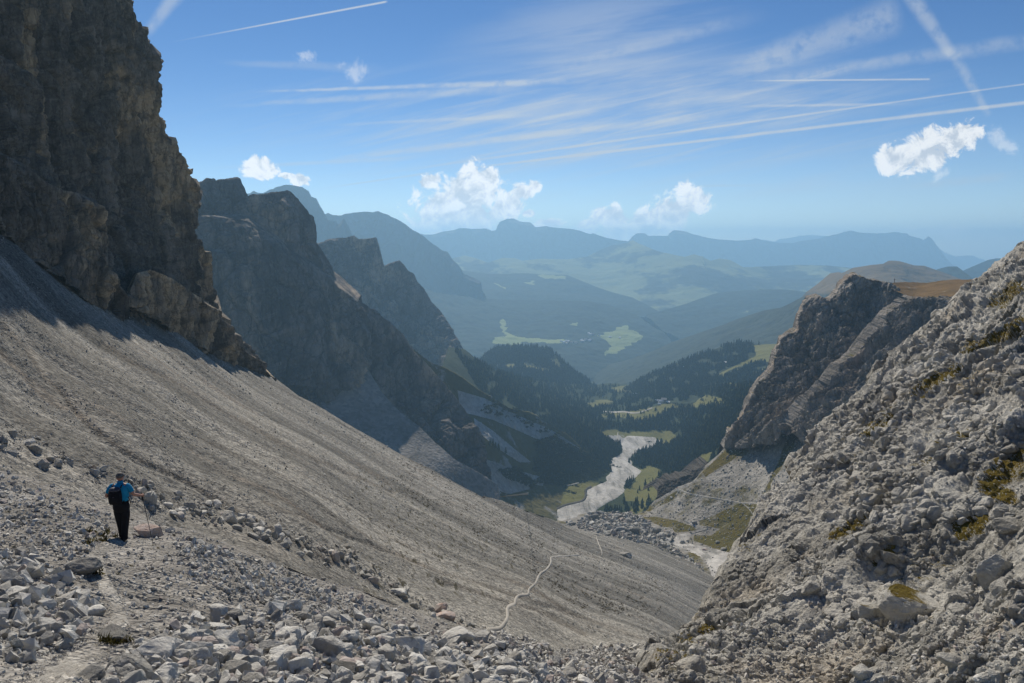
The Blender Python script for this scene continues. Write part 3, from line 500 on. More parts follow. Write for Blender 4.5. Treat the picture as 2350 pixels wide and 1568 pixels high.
# ---- hills and far mountains
def hd(k,A,top=.3): return lambda P,s,t: (fbm(P*k,5,.55)*A+fbm(P*k*9,3)*A*.1)*(top+(1-top)*sst(0,.15,s))
def H(name,top,bot,dep,nu,nv,m,disp,label,cat,**k):
    k.setdefault('back',((300,150),(1500,1200)))
    return sheet(name,top,bot,dep,nu,nv,M[m],disp,label=label,cat=cat,**k)
D4=lambda x,y:Z4([(x,y)])[0]
m11=[Z3([(1790,235),(1960,220),(1930,330),(1780,350),(1580,440),(1570,400),(1690,350),(1800,300)]),Z3([(1780,400),(1900,360),(1900,380),(1790,420)]),Z3([(1590,480),(1840,455),(1860,465),(1700,490)])]
m13=[Z3([(215,355),(330,345),(330,380),(260,370)]),Z3([(540,320),(580,310),(620,360),(600,380)]),Z3([(380,340),(560,380),(540,400),(400,380)])]
forest_hill=H('forested_hill',Z3([(930,500),(1035,478),(1100,432),(1200,392),(1300,352),(1400,312),(1500,277),(1600,242),(1700,217),(1770,207),(1800,227),(1900,227),(1970,217),(2060,200)]),[(1405,900),(1450,905),(1520,925),(1620,930),(1700,925),(1860,905)],[(1445,885,2800),(1560,820,2600),(1720,782,2400),(1840,782,2300),(1500,915,2250),(1700,915,1850),(1860,900,1700),(1620,870,2250)],260,120,'forest_hill',hd(.006,14),'forested hill with sloping green clearings right of the valley mouth','hill',attrs={'meadow':soft(m11)})
H('forested_hill',Z3([(700,490),(790,437),(900,352),(1000,330),(1060,312),(1140,282),(1300,212),(1450,162),(1600,112),(1700,72),(1850,22)])+Z4([(500,430),(555,405),(620,370),(640,345),(700,300),(760,250),(775,240),(820,232),(840,237),(900,207),(1000,192),(1070,186),(1100,170),(1130,171),(1160,174),(1190,181),(1240,196),(1300,199),(1360,220),(1420,240),(1500,272),(1600,278),(1680,290)]),[(1320,900),(1450,905),(1700,840),(1850,810),(2000,720),(2300,680)],[(1370,868,4200),(1500,815,4200),(1700,735,4000),(1850,640,3800),(2040,598,3600),(2250,645,3500),(1450,895,3300),(1700,830,2900),(1850,800,2800),(2000,700,2800),(2270,665,3000)],420,140,'brown_hill',hd(.0025,45,.12),'long wooded mountain shoulder rising to a bare brown summit behind the crag','hill',attrs={'meadow':lambda x,y,V:np.clip(sst(720,640,y)*.95,0,1)})
knoll=H('forested_hill',Z3([(60,350),(110,330),(150,290),(180,265),(230,245),(300,235),(350,232),(400,240),(450,242),(520,245),(550,260),(580,290),(620,320),(660,360),(720,400),(770,440),(820,478)]),[(1075,850),(1150,880),(1250,890),(1370,895)],[(1120,815,3000),(1200,792,3050),(1290,830,3000),(1365,885,2950),(1100,850,2700),(1250,885,2650),(1180,840,2800)],240,90,'forest_hill',hd(.005,22,.12),'rounded wooded knoll standing in the valley mouth','hill',attrs={'meadow':soft(m13)})
m14=[Y3([(810,1150),(850,1200),(830,1260),(900,1290),(1000,1310),(1350,1330),(1280,1350),(1000,1350),(900,1360),(720,1360),(730,1310),(830,1300),(770,1190)]),Y3([(1530,1300),(1680,1230),(1770,1210),(1780,1250),(1840,1260),(1900,1310),(1800,1360),(1700,1420),(1570,1470),(1600,1400),(1640,1380),(1600,1330)]),Y3([(1450,1165),(1570,1170),(1450,1180)]),Y3([(1310,1215),(1380,1180),(1390,1225)])]
H('forested_slope',Y3([(60,900),(180,925),(300,965),(600,1010),(850,1020),(1200,1025),(1500,1035),(1620,1055),(1750,1100),(1850,1145),(1950,1222),(2030,1262),(2080,1310),(2110,1350)]),Y3([(60,1200),(500,1500),(900,1560),(1300,1620),(1600,1600),(1800,1520),(2120,1420)]),[(930,660,5600),(1165,690,6200),(1400,695,6200),(1540,790,5200),(1000,800,4600),(1200,820,4500),(1400,840,4500),(1300,760,5200),(1540,810,5000)],300,160,'far_forest',hd(.0018,60,.2),'hazy blue forested slope with pale meadows and a small village','hillside',attrs={'meadow':soft(m14,4)})
H('forested_slope',Y3([(150,940),(300,860),(400,800),(470,792),(600,812),(700,825),(850,822),(900,817),(1000,817),(1100,827),(1300,832),(1400,872),(1500,912),(1650,962),(1800,1002),(1900,1052),(2000,1110)]),Y3([(150,1000),(500,1060),(900,1080),(1300,1090),(1700,1130),(2000,1180)]),[(1000,640,7500),(1300,630,7800),(1500,690,7000),(1000,690,6700),(1300,700,6600),(1500,725,6300)],260,90,'far_forest',hd(.0015,60,.2),'hazy wooded bench with light clearings above the village slope','hillside',attrs={'meadow':soft([Y3([(740,880),(860,940),(830,945),(740,900)]),Y3([(1050,825),(1300,840),(1280,865),(1120,860)]),Y3([(950,890),(1060,870),(1050,900),(1130,925),(1000,905)])],4)})
H('forested_slope',Z4([(-250,470),(-100,430),(0,400),(80,370),(150,345),(300,332),(450,330),(560,335),(650,345),(760,350)]),Z4([(-250,480),(-100,600),(100,680),(400,600),(760,420)]),[(1586,693,6500),(1772,665,6600),(1900,670,6300),(1600,790,5200),(1800,720,5600),(1500,730,6000)],200,110,'far_forest',hd(.0018,60,.2),'hazy dark forest slope behind the wooded shoulder','hillside',attrs={'meadow':lambda x,y,V:np.full(x.shape,.35)})
H('pasture_plateau',Y3([(300,740),(430,702),(520,682),(600,702),(700,737),(800,702),(900,702),(960,722),(1100,707),(1300,712),(1450,692),(1550,642),(1650,602),(1770,587),(1800,562),(1850,590),(1920,620),(2000,652),(2200,692),(2270,672),(2350,692)])+Z4([(60,145),(110,170),(160,155),(220,165),(290,205),(450,197),(600,192),(750,196),(870,206),(1000,220),(1150,230)]),[(980,680),(1200,700),(1500,730),(1750,700),(2000,680),(2100,650)],[(1050,590,9500),(1400,590,9800),(1450,558,10000),(1600,590,9000),(1800,605,9500),(2060,620,9000),(1000,670,8000),(1300,690,7800),(1600,710,7200),(1900,680,7600)],360,120,'plateau',hd(.0009,90,.15),'broad hazy plateau of rolling green pastures','plateau',attrs={'meadow':lambda x,y,V:np.full(x.shape,.6)})
H('mountain',Y1([(500,1020),(600,992),(625,990),(640,978),(660,987),(690,985),(720,968),(760,955),(805,942),(850,946),(890,955),(920,975),(935,1005),(960,1010),(980,1050),(1005,1090),(1020,1120),(1060,1128),(1075,1150),(1100,1115),(1130,1170),(1150,1300)]),[(500,600),(700,640),(850,680)],[(550,450,5500),(660,428,5600),(740,490,5500),(800,520,5300),(600,640,5420),(820,650,5250)],220,120,'far',ridge_disp(1/500.,32),'tall hazy blue peak with a serrated crest behind the two peaked ridge','mountain',smooth=False,rough_top=1.5)
H('mountain',Y1([(900,1110),(1000,1092),(1020,1085),(1050,1097),(1085,1100),(1130,1090),(1200,1080),(1250,1084),(1275,1078),(1310,1092),(1370,1117),(1420,1147),(1450,1172),(1500,1197),(1560,1247),(1600,1277),(1630,1287),(1650,1322),(1680,1352),(1710,1395),(1800,1440)]),[(690,700),(850,720),(1000,720),(1120,690)],[(740,490,6600),(880,485,6800),(960,530,6700),(1050,600,6300),(1100,650,6180),(750,690,6400),(1000,710,6400)],260,120,'far',ridge_disp(1/600.,34),'broad hazy blue mountain with a rounded crest sloping to the valley','mountain',smooth=False,rough_top=1)
H('mountain',Y3([(60,560),(170,517),(200,522),(280,524),(350,507),(440,492),(480,472),(530,477),(600,482),(680,477),(720,491),(760,491),(770,457),(790,427),(840,404),(890,404),(940,430),(960,432),(1020,435),(1060,470),(1150,463),(1240,471),(1330,476),(1400,491),(1480,516),(1500,508),(1540,522),(1600,541),(1700,561),(1780,576),(1900,610)]),[(940,620),(1150,640),(1350,630),(1480,600)],[(980,540,12500),(1160,505,13000),(1300,525,13000),(1440,555,12500),(1000,620,12350),(1400,620,12350)],260,90,'far',ridge_disp(1/900.,70),'far blue mountain chain with a blunt knob under the big cloud','mountain',smooth=False,rough_top=.6)
H('mountain',Y3([(1700,600),(1770,581),(1800,540),(1830,512),(1900,513),(1920,530),(2000,531),(2080,535),(2085,516),(2115,493),(2200,506)])+Z4([(-20,16),(60,35),(150,52),(280,60),(340,53),(355,44),(400,56),(470,68),(560,70),(620,60),(700,50),(780,30),(850,10),(890,1),(930,8),(1000,15),(1060,18),(1130,10),(1205,18),(1210,30),(1280,45),(1300,60),(1305,42),(1322,33),(1340,45),(1370,90),(1400,130),(1430,165),(1460,200),(1500,230)]),[(1420,640),(1700,650),(2000,650),(2210,640)],[(1440,560,14500),(1560,540,15000),(1950,530,16000),(2110,545,16000),(2190,610,15500),(1450,640,14300),(1900,650,15500),(2200,640,15300)],340,90,'far',ridge_disp(1/1000.,70),'long flat topped far mountain ending in a pointed horn','mountain',smooth=False,rough_top=.4)
H('hill',Z4([(1300,270),(1370,217),(1430,201),(1480,201),(1500,215),(1540,245),(1600,300)]),[(2120,670),(2260,675)],[(2150,620,5200),(2200,612,5200),(2200,670,4800)],80,30,'far_forest',hd(.002,25,.1),'small wooded hill beyond the brown summit','hill',attrs={'meadow':lambda x,y,V:np.full(x.shape,0.)})
H('hill',Z4([(1440,250),(1500,231),(1570,201),(1650,166),(1700,156),(1755,156),(1800,170),(1950,200)]),[(2180,680),(2400,690)],[(2200,625,6500),(2310,593,6800),(2300,680,6000)],100,40,'far_forest',hd(.0012,40,.1),'hazy blue sloping hill seen over the turf topped crag','hill',attrs={'meadow':lambda x,y,V:np.full(x.shape,0.)})
H('mountain',[(1750,556)]+Z4([(370,50),(420,52),(460,62),(500,46),(560,40),(600,30),(680,24),(740,30),(800,34)])+Y2([(1560,1200),(1620,1188),(1680,1196),(1760,1196),(1850,1235),(1950,1290),(2000,1310),(2080,1300),(2160,1330),(2250,1350)])+[(2400,625)],[(1750,640),(2400,650)],[(1750,552,21000),(2000,530,22000),(2350,600,21000),(1750,640,18500),(2350,650,18500)],200,30,'far',ridge_disp(1/1500.,60),'faint pale alps on the horizon behind the long flat mountain','mountain',smooth=False,rough_top=1.5)
# base land under everything, out to the horizon
def base():
    n=80; x=np.linspace(-17000,17000,n); y=np.linspace(400,23500,n); X,Y=np.meshgrid(x,y)
    V=np.stack([X,Y,X*0],-1).reshape(-1,3); V[:,2]=-1350+120*fbm(V/3000.,4); V[:,2]=np.where(V[:,1]<2500,V[:,2]-150,V[:,2])
    I=np.arange(n*n).reshape(n,n); F=np.stack([I[:-1,:-1],I[:-1,1:],I[1:,1:],I[1:,:-1]],-1).reshape(-1,4)
    o=tag(mesh_np('ground',V,F,M['far_forest']),'low wooded country beneath the far mountains','ground',None,'structure'); fattr(o,'meadow',np.full(len(V),.4))
base()

bank=sheet('river_bank',Z3([(1205,1130),(1225,1095),(1260,1075),(1300,1058),(1380,1048),(1440,1008),(1490,970),(1520,955)]),Z3([(1200,1190),(1240,1180),(1300,1165),(1340,1130),(1440,1090),(1500,1030),(1540,990)]),[(1510,1125,800),(1540,1100,800),(1600,1080,800),(1620,1065,805),(1510,1150,770),(1560,1125,770),(1630,1080,780)],120,50,M['bank'],lambda P,s,t: fbm(P*np.array([.08,.08,.02]),4,ridged=True)*4,back=((30,3),(90,30)),smooth=False,label='dark eroded bank of bare earth below the larches',cat='bank',rough_top=3)
# ================================================================== stones and boulders
st_,ss_,sl_,sv_,sp_=bvh(scree),None,bvh(slope),vt,bvh(spur)
def hull(seed,n=15,el=(1,.8,.62),box=.45):
    r=np.random.default_rng(seed); p=r.normal(size=(n,3)); p/=np.linalg.norm(p,axis=1,keepdims=True)
    p=p/np.maximum(np.abs(p).max(1,keepdims=True),1e-6)*box+p*(1-box); p*=r.uniform(.82,1.05,(n,1)); p=p*np.array(el)*.5
    bm=bmesh.new(); [bm.verts.new(q) for q in p]; bm.verts.ensure_lookup_table(); bmesh.ops.convex_hull(bm,input=list(bm.verts))
    bmesh.ops.delete(bm,geom=[v for v in bm.verts if not v.link_faces],context='VERTS'); bmesh.ops.triangulate(bm,faces=list(bm.faces)); return bm
def arr(bm):
    bm.verts.index_update(); return np.array([v.co[:] for v in bm.verts]),np.array([[v.index for v in f.verts] for f in bm.faces])
LOW=[arr(hull(s,random.choice((10,12,15)),(1,random.uniform(.65,.95),random.uniform(.45,.8)))) for s in range(26)]
def rmats(n):
    q=RNG.normal(size=(n,4)); q/=np.linalg.norm(q,axis=1,keepdims=True); w,x,y,z=q.T
    return np.stack([1-2*(y*y+z*z),2*(x*y-z*w),2*(x*z+y*w),2*(x*y+z*w),1-2*(x*x+z*z),2*(y*z-x*w),2*(x*z-y*w),2*(y*z+x*w),1-2*(x*x+y*y)],-1).reshape(n,3,3)
def sample(tree,poly,n,smin,a,cap,excl=(),keep=None,mind=0):
    "stones lying on a surface: position, size in metres"
    p=np.array(poly); out=[]; lo,hi=p.min(0),p.max(0); k=0
    while len(out)<n and k<n*8:
        k+=1; x,y=random.uniform(lo[0],hi[0]),random.uniform(lo[1],hi[1])
        if not inpoly(x,y,poly): continue
        s=min(cap,smin*(1-random.random())**(-1/a))
        if keep and not keep(x,y,s): continue
        if any(inpoly(x,y,e) for e in excl) and s>4.0: continue
        h,nn=hit(tree,x,y)
        if h is None or h.length<mind: continue
        out.append((h.x,h.y,h.z,s*h.length/FPX,s))
    return out
def rubble(name,pts,label,protos=LOW,m=None,sink=.12,parent=None,kind='stuff',flatz=1.):
    P=np.array(pts); n=len(P); R=rmats(n); pid=RNG.integers(0,len(protos),n); VV=[];FF=[];o=0
    for k,(pv,pf) in enumerate(protos):
        ix=np.where(pid==k)[0]
        if not len(ix): continue
        v=np.einsum('nij,kj->nki',R[ix],pv)*(P[ix,3]*RNG.uniform(.85,1.15,len(ix)))[:,None,None]; v[...,2]*=flatz
        v=v+P[ix,None,:3]; v[...,2]+=(sink*P[ix,3])[:,None]
        VV.append(v.reshape(-1,3)); FF.append((pf[None]+(np.arange(len(ix))*len(pv))[:,None,None]+o).reshape(-1,3)); o+=len(ix)*len(pv)
    return tag(mesh_np(name,np.concatenate(VV),np.concatenate(FF),m or M['stones'],smooth=False),label,'rubble',None,kind)
PATHC=Z5([(770,655),(660,700),(600,765),(640,900),(720,1050),(760,1180),(640,1330),(500,1450),(380,1560),(200,1700)])
def widen(c,w):
    c=np.array(c); d=np.gradient(c,axis=0); nrm=np.stack([-d[:,1],d[:,0]],-1)/np.linalg.norm(d,axis=1,keepdims=True)
    return [tuple(q) for q in c+nrm*np.array(w)[:,None]]+[tuple(q) for q in (c-nrm*np.array(w)[:,None])[::-1]]
PATHP=widen(PATHC,[14,18,24,22,24,28,34,44,60,60])
SPURP=[(-90,1070)]+spur_top[2:]+[(1470,1740),(-90,1740)]
stones=sample(sp_,SPURP,21000,1.9,1.75,13,[PATHP])
bigA=[(240,1600),(260,1520),(330,1470),(420,1420),(560,1400),(700,1390),(860,1420),(1000,1450),(1200,1490),(1300,1530),(1470,1540),(1470,1740),(240,1740)]; bigB=[(-40,1270),(60,1260),(150,1330),(230,1400),(190,1480),(60,1520),(-40,1520)]
stones+=sample(sp_,bigA,5200,7.5,1.75,44,[PATHP]); stones+=sample(sp_,[(240,1740),(300,1500),(600,1450),(900,1460),(1150,1510),(1300,1740)],1300,14,2.,58,[PATHP])
stones+=sample(sp_,bigB,800,8.,1.75,42,[PATHP]); stones+=sample(sp_,[(380,1215),(560,1275),(900,1400),(700,1420),(430,1330)],1500,4.5,1.9,20,[PATHP])
stones+=sample(sp_,[(0,1100),(250,1180),(250,1230),(180,1330),(-40,1290),(-40,1100)],1000,4.,2.,18,[PATHP]); stones+=sample(sp_,[(1130,1450),(1480,1480),(1480,1568),(1100,1568)],2600,3.,1.9,18)
# individual boulders --------------------------------------------------
def boulder_mesh(seed,el,n=18,cuts=3,amp=.045,box=.5):
    bm=hull(seed,n,el,box); bmesh.ops.bevel(bm,geom=list(bm.edges),offset=.035,segments=1,affect='EDGES'); bmesh.ops.triangulate(bm,faces=list(bm.faces))
    long=[e for e in bm.edges if e.calc_length()>.12]; bmesh.ops.subdivide_edges(bm,edges=long,cuts=cuts,use_grid_fill=True); bmesh.ops.triangulate(bm,faces=list(bm.faces))
    v,f=arr(bm); N=v/np.linalg.norm(v,axis=1,keepdims=True); v=v+N*((fbm(v*5+seed,4)*amp+fbm(v*13+seed,3,ridged=True)*amp*.35)[:,None]); return v,f
BM=[]
for s in range(16):
    v,f=boulder_mesh(100+s,(1,random.uniform(.7,.95),random.uniform(.55,.85))); me=bpy.data.meshes.new('boulder'); me.from_pydata(v.tolist(),[],f.tolist()); me.materials.append(M['boulder']); BM.append(me)
def boulder(h,w,hgt,label,group=None,seed=None,rot=None,m=None,name='boulder',tilt=.15,sink=.36,cat='boulder'):
    if seed is None: me=random.choice(BM)
    else:
        v,f=boulder_mesh(seed,(1,.85,1.),20,4); me=bpy.data.meshes.new(name); me.from_pydata(v.tolist(),[],f.tolist()); me.materials.append(m or M['boulder'])
    o=bpy.data.objects.new(name,me); COL.objects.link(o); o.location=(h[0],h[1],h[2]+hgt*(.5-sink)); o.rotation_euler=(random.uniform(-tilt,tilt),random.uniform(-tilt,tilt),random.uniform(0,6.28) if rot is None else rot)
    zf=hgt if seed is not None else hgt*1.35
    o.scale=(w,w*random.uniform(.75,1.),zf); return tag(o,label,cat,group)
HERO=[(sp_,Z5,[(530,830,190,115,'dark mossy boulder half sunk beside the path just below the walker',3),(110,945,105,115,'tall pale blocky boulder standing in the rubble left of the path',4),(475,1085,150,125,'pale rounded boulder at the left edge of the path, smaller one to its right',5),(600,1115,120,80,'low pale boulder touching the path, beside a taller rounded one',6),
 (340,1200,190,150,'broad white topped boulder low on the left side of the path',7),(720,1265,195,100,'rough dark boulder with moss beneath it lying in the middle of the path',8),(835,1460,290,190,'largest pale boulder at the bottom edge near the path',9),(965,1350,250,150,'big cracked pale boulder behind the largest one by the path',10),(1045,1490,140,150,'steep sided boulder leaning on the largest pale one at the bottom',11),(560,1505,170,90,'dark flat boulder at the bottom edge left of the largest pale one',12),
 (1370,1105,135,90,'tilted pale slab with a flat bright top lying in the rubble',13),(1490,1150,135,120,'dark grey block behind the tilted bright slab',14),(1820,1260,185,140,'brownish round topped boulder with a smooth shaded face',15),(2060,1345,260,155,'long grey brown boulder next to the brownish round topped one',16),(1430,1275,190,110,'broad pale boulder with a scooped face in front of the dark grey block',17),(1480,1470,190,130,'rounded white boulder near the bottom edge, ringed by small stones',18),
 (1310,1510,150,115,'smooth pale boulder at the bottom edge left of the rounded white one',19),(1170,1265,150,95,'low broken boulder right of the path above the big cracked one',20),(2160,1480,180,150,'dark pitted boulder at the bottom edge below the long grey brown one',21),(1400,1400,120,90,'small grey block between the scooped boulder and the rounded white one',22)]),
 (sp_,Z6,[(500,1030,210,140,'big bright boulder with a flat top and a shaded front, alone among small stones',23),(265,1140,165,115,'pale wedge shaped boulder left below the big bright flat topped one',24),(815,985,240,110,'wide low bright boulder right of the big flat topped one',25),(385,1262,170,95,'sharp white boulder cut by the bottom edge under the big flat topped one',26),(560,1190,120,100,'knobbly grey boulder below the big flat topped one',27),(1160,1160,110,80,'pale upright block near the mouth of the rubble gully',28),(1985,1105,90,60,'dark round boulder in the gully beside the rocky slope',29)]),
 (st_,Z5,[(945,395,95,95,'pale boulder with a dark left side just behind the walker',30),(1445,515,120,95,'largest boulder of the stone band crossing the scree',31),(1600,632,80,60,'low rounded boulder in the stone band below its largest boulder',32),(2115,760,75,95,'upright boulder at the end of the stone band, a dark one at its right',33),(1955,752,55,55,'small whitish cube shaped boulder in the stone band',34),(225,85,80,70,'grey boulder high in the stone band left of the walker',35)]),
 (st_,Z6,[(740,845,145,75,'flat pinkish boulder at the foot of the scree above the rubble',36),(430,685,120,60,'long dark boulder under a small pale cube in the stone band',37),(415,640,50,45,'small bright cube of rock resting above a long dark boulder',38),(715,785,80,55,'grey boulder upslope of the flat pinkish one',39),(1920,450,90,45,'dark low outcrop boulder on the scree right of the trail',40)]),
 (sl_,Z7,[(1650,870,340,215,'huge overhanging block with an ochre stained front on the rocky slope',41),(1385,910,140,110,'squarish block just left of the huge overhanging one',42),(2175,665,215,260,'tall leaning block high on the rocky slope at the frame edge',43),(1900,1215,135,80,'pale boulder casting a shadow on gravel low on the rocky slope',44),(2085,1328,85,50,'small bright stone on the gravel below the shadow casting boulder',45),(1365,1290,120,95,'rounded boulder at the very foot of the rocky slope',46),(330,1250,200,110,'dark humped outcrop where the rocky slope meets the rubble gully',47),(1040,770,120,90,'blunt knob of rock in the middle of the rocky slope',48),(2250,390,170,90,'bulging ledge block at the upper edge of the rocky slope',49)]),
 (tt,Y8,[(355,195,140,110,'biggest broken rock tower at the river end of the boulder field',50),(270,240,95,75,'grey block left of the broken rock tower in the boulder field',51),(610,195,125,90,'pale pointed boulder on the skyline of the boulder field',52),(650,340,140,100,'wide slabby boulder in the middle of the boulder field',53),(560,312,80,55,'flat topped slab left of the wide slabby boulder',54),(815,355,130,115,'dark split boulder at the middle of the boulder field',55),(1070,360,145,110,'large rough boulder surrounded by ochre turf',56),(1205,412,75,85,'tall dark boulder right of the large one in the ochre turf',57),(920,412,65,60,'smooth brownish boulder below the dark split one',58),(1365,490,88,80,'lone big boulder standing on the pale gravel stream bed',59),(1500,265,75,60,'grey boulder beside the upper stream bed',60),(1770,492,50,42,'small boulder on green turf right of the stream bed',61),(745,245,110,80,'pale boulder behind the dark split one',62),(1620,580,60,35,'reddish low boulder on the wide gravel of the stream bed',63),(1840,570,70,45,'pair sized pale boulder on the turf edge by the gravel',64),(1350,825,60,50,'dark boulder on the scree side of the stream bed',65),(1625,925,75,65,'dark squat boulder at the bottom of the scree by the gravel',66),(1545,840,55,45,'brown grey boulder above the dark squat one on the scree foot',67)])]
nb=0
for tree,Zf,L in HERO:
    for x,y,w,h,lab,sd in L:
        (ax,ay),(bx,by)=Zf([(x,y),(x+w,y+h)]); hh,_=hit(tree,ax,ay+(by-ay)*.28)
        if hh is None: print('no hit',lab); continue
        k=hh.length/FPX; m=M['pink'] if 'pink' in lab or 'reddish' in lab else M['slope'] if tree is sl_ and w>105 else M['darkrock'] if 'dark' in lab.split(',')[0].split(' in ')[0].split(' with ')[0] and 'shaded' not in lab and 'behind the dark' not in lab and 'under a' not in lab and 'below the dark' not in lab and 'above the dark' not in lab and 'above a' not in lab else M['greyboulder'] if tree is tt else None
        boulder(hh,(bx-ax)*k,(by-ay)*k*1.0,lab,None,sd,random.uniform(-.5,.5),m); nb+=1
hh,_=hit(sp_,*Z5([(925,640)])[0]); kk=hh.length/FPX
slab=boulder(hh,70*kk,31*kk,'flat pinkish slab beside the walker, trekking pole planted on it',None,70,-.25,M['pink'],tilt=.05,sink=.22)
# the biggest of the scattered stones stand as boulders of their own
def promote(pts,n,label,group,hz=(.55,.8)):
    pts.sort(key=lambda q:-q[4])
    for q in pts[:n]: boulder(q,q[3]*1.05,q[3]*random.uniform(*hz),label,group)
    return pts[n:]
off=[q for q in stones if pix(q[:3])[1]>1600]; stones=[q for q in stones if pix(q[:3])[1]<=1600]
stones=promote(stones,130,'angular pale limestone boulder among small stones on the rubble spur','boulders strewn over the rubble spur')
band=Z5([(0,-30),(220,0),(450,140),(680,230),(880,270),(1100,360),(1430,440),(1600,530),(1950,640),(2280,740)])+Z6([(480,700),(800,880),(1000,920),(980,960),(700,880),(300,680),(60,560)])+Z5([(2100,860),(1800,720),(1500,620),(1200,560),(900,470),(700,330),(300,230),(0,110)])
sb=sample(st_,band,2300,2.8,1.45,26,keep=lambda x,y,s: perlin(np.array([[x/38,y/30,8.5]]))[0]>-.12); sb=promote(sb,50,'grey boulder in the stone band that crosses the lower scree','boulders of the stone band on the scree')
fieldp=Y8([(20,290),(200,240),(300,150),(440,150),(600,170),(850,190),(1000,270),(1040,330),(1300,400),(1250,520),(1350,620),(1550,760),(1700,960),(1500,860),(1250,640),(900,520),(600,440),(250,350)])
fb=sample(tt,fieldp,2600,2.6,1.55,16); GBM=[m_.copy() for m_ in BM[:8]]
for m_ in GBM: m_.materials[0]=M['greyboulder']
BM[:]=GBM
fb=promote(fb,40,'weathered grey boulder in the boulder field between the scree foot and the gravel','boulders of the boulder field')
stones+=off+sample(sp_,PATHP,5000,1.3,2.0,6)
rubble('rubble',stones,'loose pale limestone rubble covering the spur around the path')
# fine gravel chips and scree stones
SCP=[p for p in scree_top[1:] if p[0]<1650]+[(1640,1400),(1500,1470),(1230,1465),(940,1390),(690,1310),(540,1258),(360,1205),(0,1078)]
sc=sample(st_,SCP,24000,1.25,2.7,6,keep=lambda x,y,s: s<1.8 or perlin(np.array([[x/70+y/160,y/45-x/75,.5]]))[0]>.0)
rubble('scree_stones',sc+sb,'loose stones lying all over the grey scree slope',m=M['greystones'])
rubble('field_rubble',fb+sample(tt,[(1240,1215),(1460,1180),(1700,1000),(1860,950),(1850,1100),(1740,1250),(1640,1370),(1500,1330)],5200,1.5,2.0,6),'loose grey stones of the boulder field and the talus fan',m=M['greystones'])
sg=sample(sl_,[(1480,1568),(1640,1370),(1830,1100),(2100,800),(2350,640),(2350,1568)],3600,1.8,2.1,10); sg+=sample(sl_,[(1480,1568),(1560,1440),(1800,1420),(2350,1400),(2350,1568)],2800,2.6,2.1,15)
sg+=sample(sp_,[(1150,1450),(1480,1470),(1480,1568),(1150,1568)],1500,4,2,20)
MID=[boulder_mesh(300+k,(1,random.uniform(.7,.95),random.uniform(.6,.9)),16,1,.07,.3) for k in range(10)]
knobs=sample(sl_,[(1480,1568),(1640,1370),(1830,1100),(2100,800),(2350,600),(2350,1568)],2600,10.,1.8,46,keep=lambda x,y,s: not any(inpoly(x,y,q) for q in TURF) and perlin(np.array([[x/120+y/300,y/90-x/140,1.5]]))[0]>-.18+.012*(s-8))
rubble('slope_knobs',knobs,'rounded limestone knobs and blocks bulging from the rocky slope',MID,M['slope'],sink=-.08)
rubble('slope_stones',sg,'loose pale stones on the ledges and foot of the rocky slope',sink=.2)
# ---------------------------------------------------------------- trails
def ribbon(name,tree,pts,w,lift,mt,label,cat='path',n=None,wfn=None):
    c=np.array(pts,float); d=np.concatenate([[0],np.cumsum(np.hypot(*(c[1:]-c[:-1]).T))]); n=n or int(d[-1]/4)+4; tt_=np.linspace(0,d[-1],n)
    C=np.stack([np.interp(tt_,d,c[:,0]),np.interp(tt_,d,c[:,1])],-1)
    for _ in range(3): C[1:-1]=(C[:-2]+2*C[1:-1]+C[2:])/4
    T=np.gradient(C,axis=0); N=np.stack([-T[:,1],T[:,0]],-1)/np.linalg.norm(T,axis=1,keepdims=True); ww=np.interp(tt_,d,w) if hasattr(w,'__len__') else np.full(n,w); ww=ww*(1+.35*fbm(np.stack([tt_/25,tt_*0,tt_*0+w if not hasattr(w,'__len__') else tt_*0],-1),3))
    m=7; V=[]; bad=0
    for i in range(n):
        for j,e in enumerate(np.linspace(-1,1,m)):
            h,_=hit(tree,*(C[i]+N[i]*e*ww[i]))
            if h is None: V.append(V[-1] if V else tuple(at(C[i][0],C[i][1],100))); continue
            k=1-abs(e)**4*1.7; f=h.length; h=h-h.normalized()*0; V.append((h.x,h.y,h.z+lift*k))
    I=np.arange(n*m).reshape(n,m); F=np.stack([I[1:,:-1],I[1:,1:],I[:-1,1:],I[:-1,:-1]],-1).reshape(-1,4)
    return tag(mesh_np(name,np.array(V),F,mt),label,cat,None,'structure')
ribbon('path',sp_,PATHC,[12,15,19,18,20,23,28,36,48,50],.02,M['path'],'trodden gravel path from the bottom edge up to the walker',n=150)
ribbon('path',st_,Z6([(1020,942),(1100,935),(1135,890),(1150,850),(1140,800),(1170,780),(1200,775),(1195,740),(1220,715),(1290,712),(1280,680),(1330,640),(1355,575),(1400,550),(1435,500),(1425,465),(1500,458),(1560,455),(1620,452)]),[5,5,4.8,4.6,4.4,4.2,4.,4.,3.8,3.6,3.4,3.2,3,2.8,2.6,2.4,1.6,1.2,.8],.22,M['trail'],'thin pale trail zigzagging across the lower scree slope')
ribbon('path',st_,Z6([(1728,335),(1748,390),(1770,440),(1762,462)]),1.1,.3,M['trail'],'short faint trail at the far edge of the scree slope')
ribbon('path',tt,Z3([(1330,1116),(1400,1145),(1480,1160),(1600,1180),(1720,1200),(1830,1206),(1905,1224)]),1.35,.6,M['trail'],'pale trail crossing the talus fan below the crag')
ribbon('path',tt,Z3([(1722,1202),(1770,1240),(1800,1290)]),.9,.6,M['trail'],'short trail branching down over the green turf')
ribbon('path',vt,Z3([(225,1164),(300,1160),(480,1130),(600,1105),(700,1085),(752,1068)]),1.6,1.3,M['trail'],'pale track on the meadow left of the dry river')
ribbon('path',vt,Z3([(872,640),(930,645),(1000,641),(1060,652),(1100,645),(1140,630),(1172,619)]),1.5,1.5,M['trail'],'white gravel road climbing to the mountain huts')
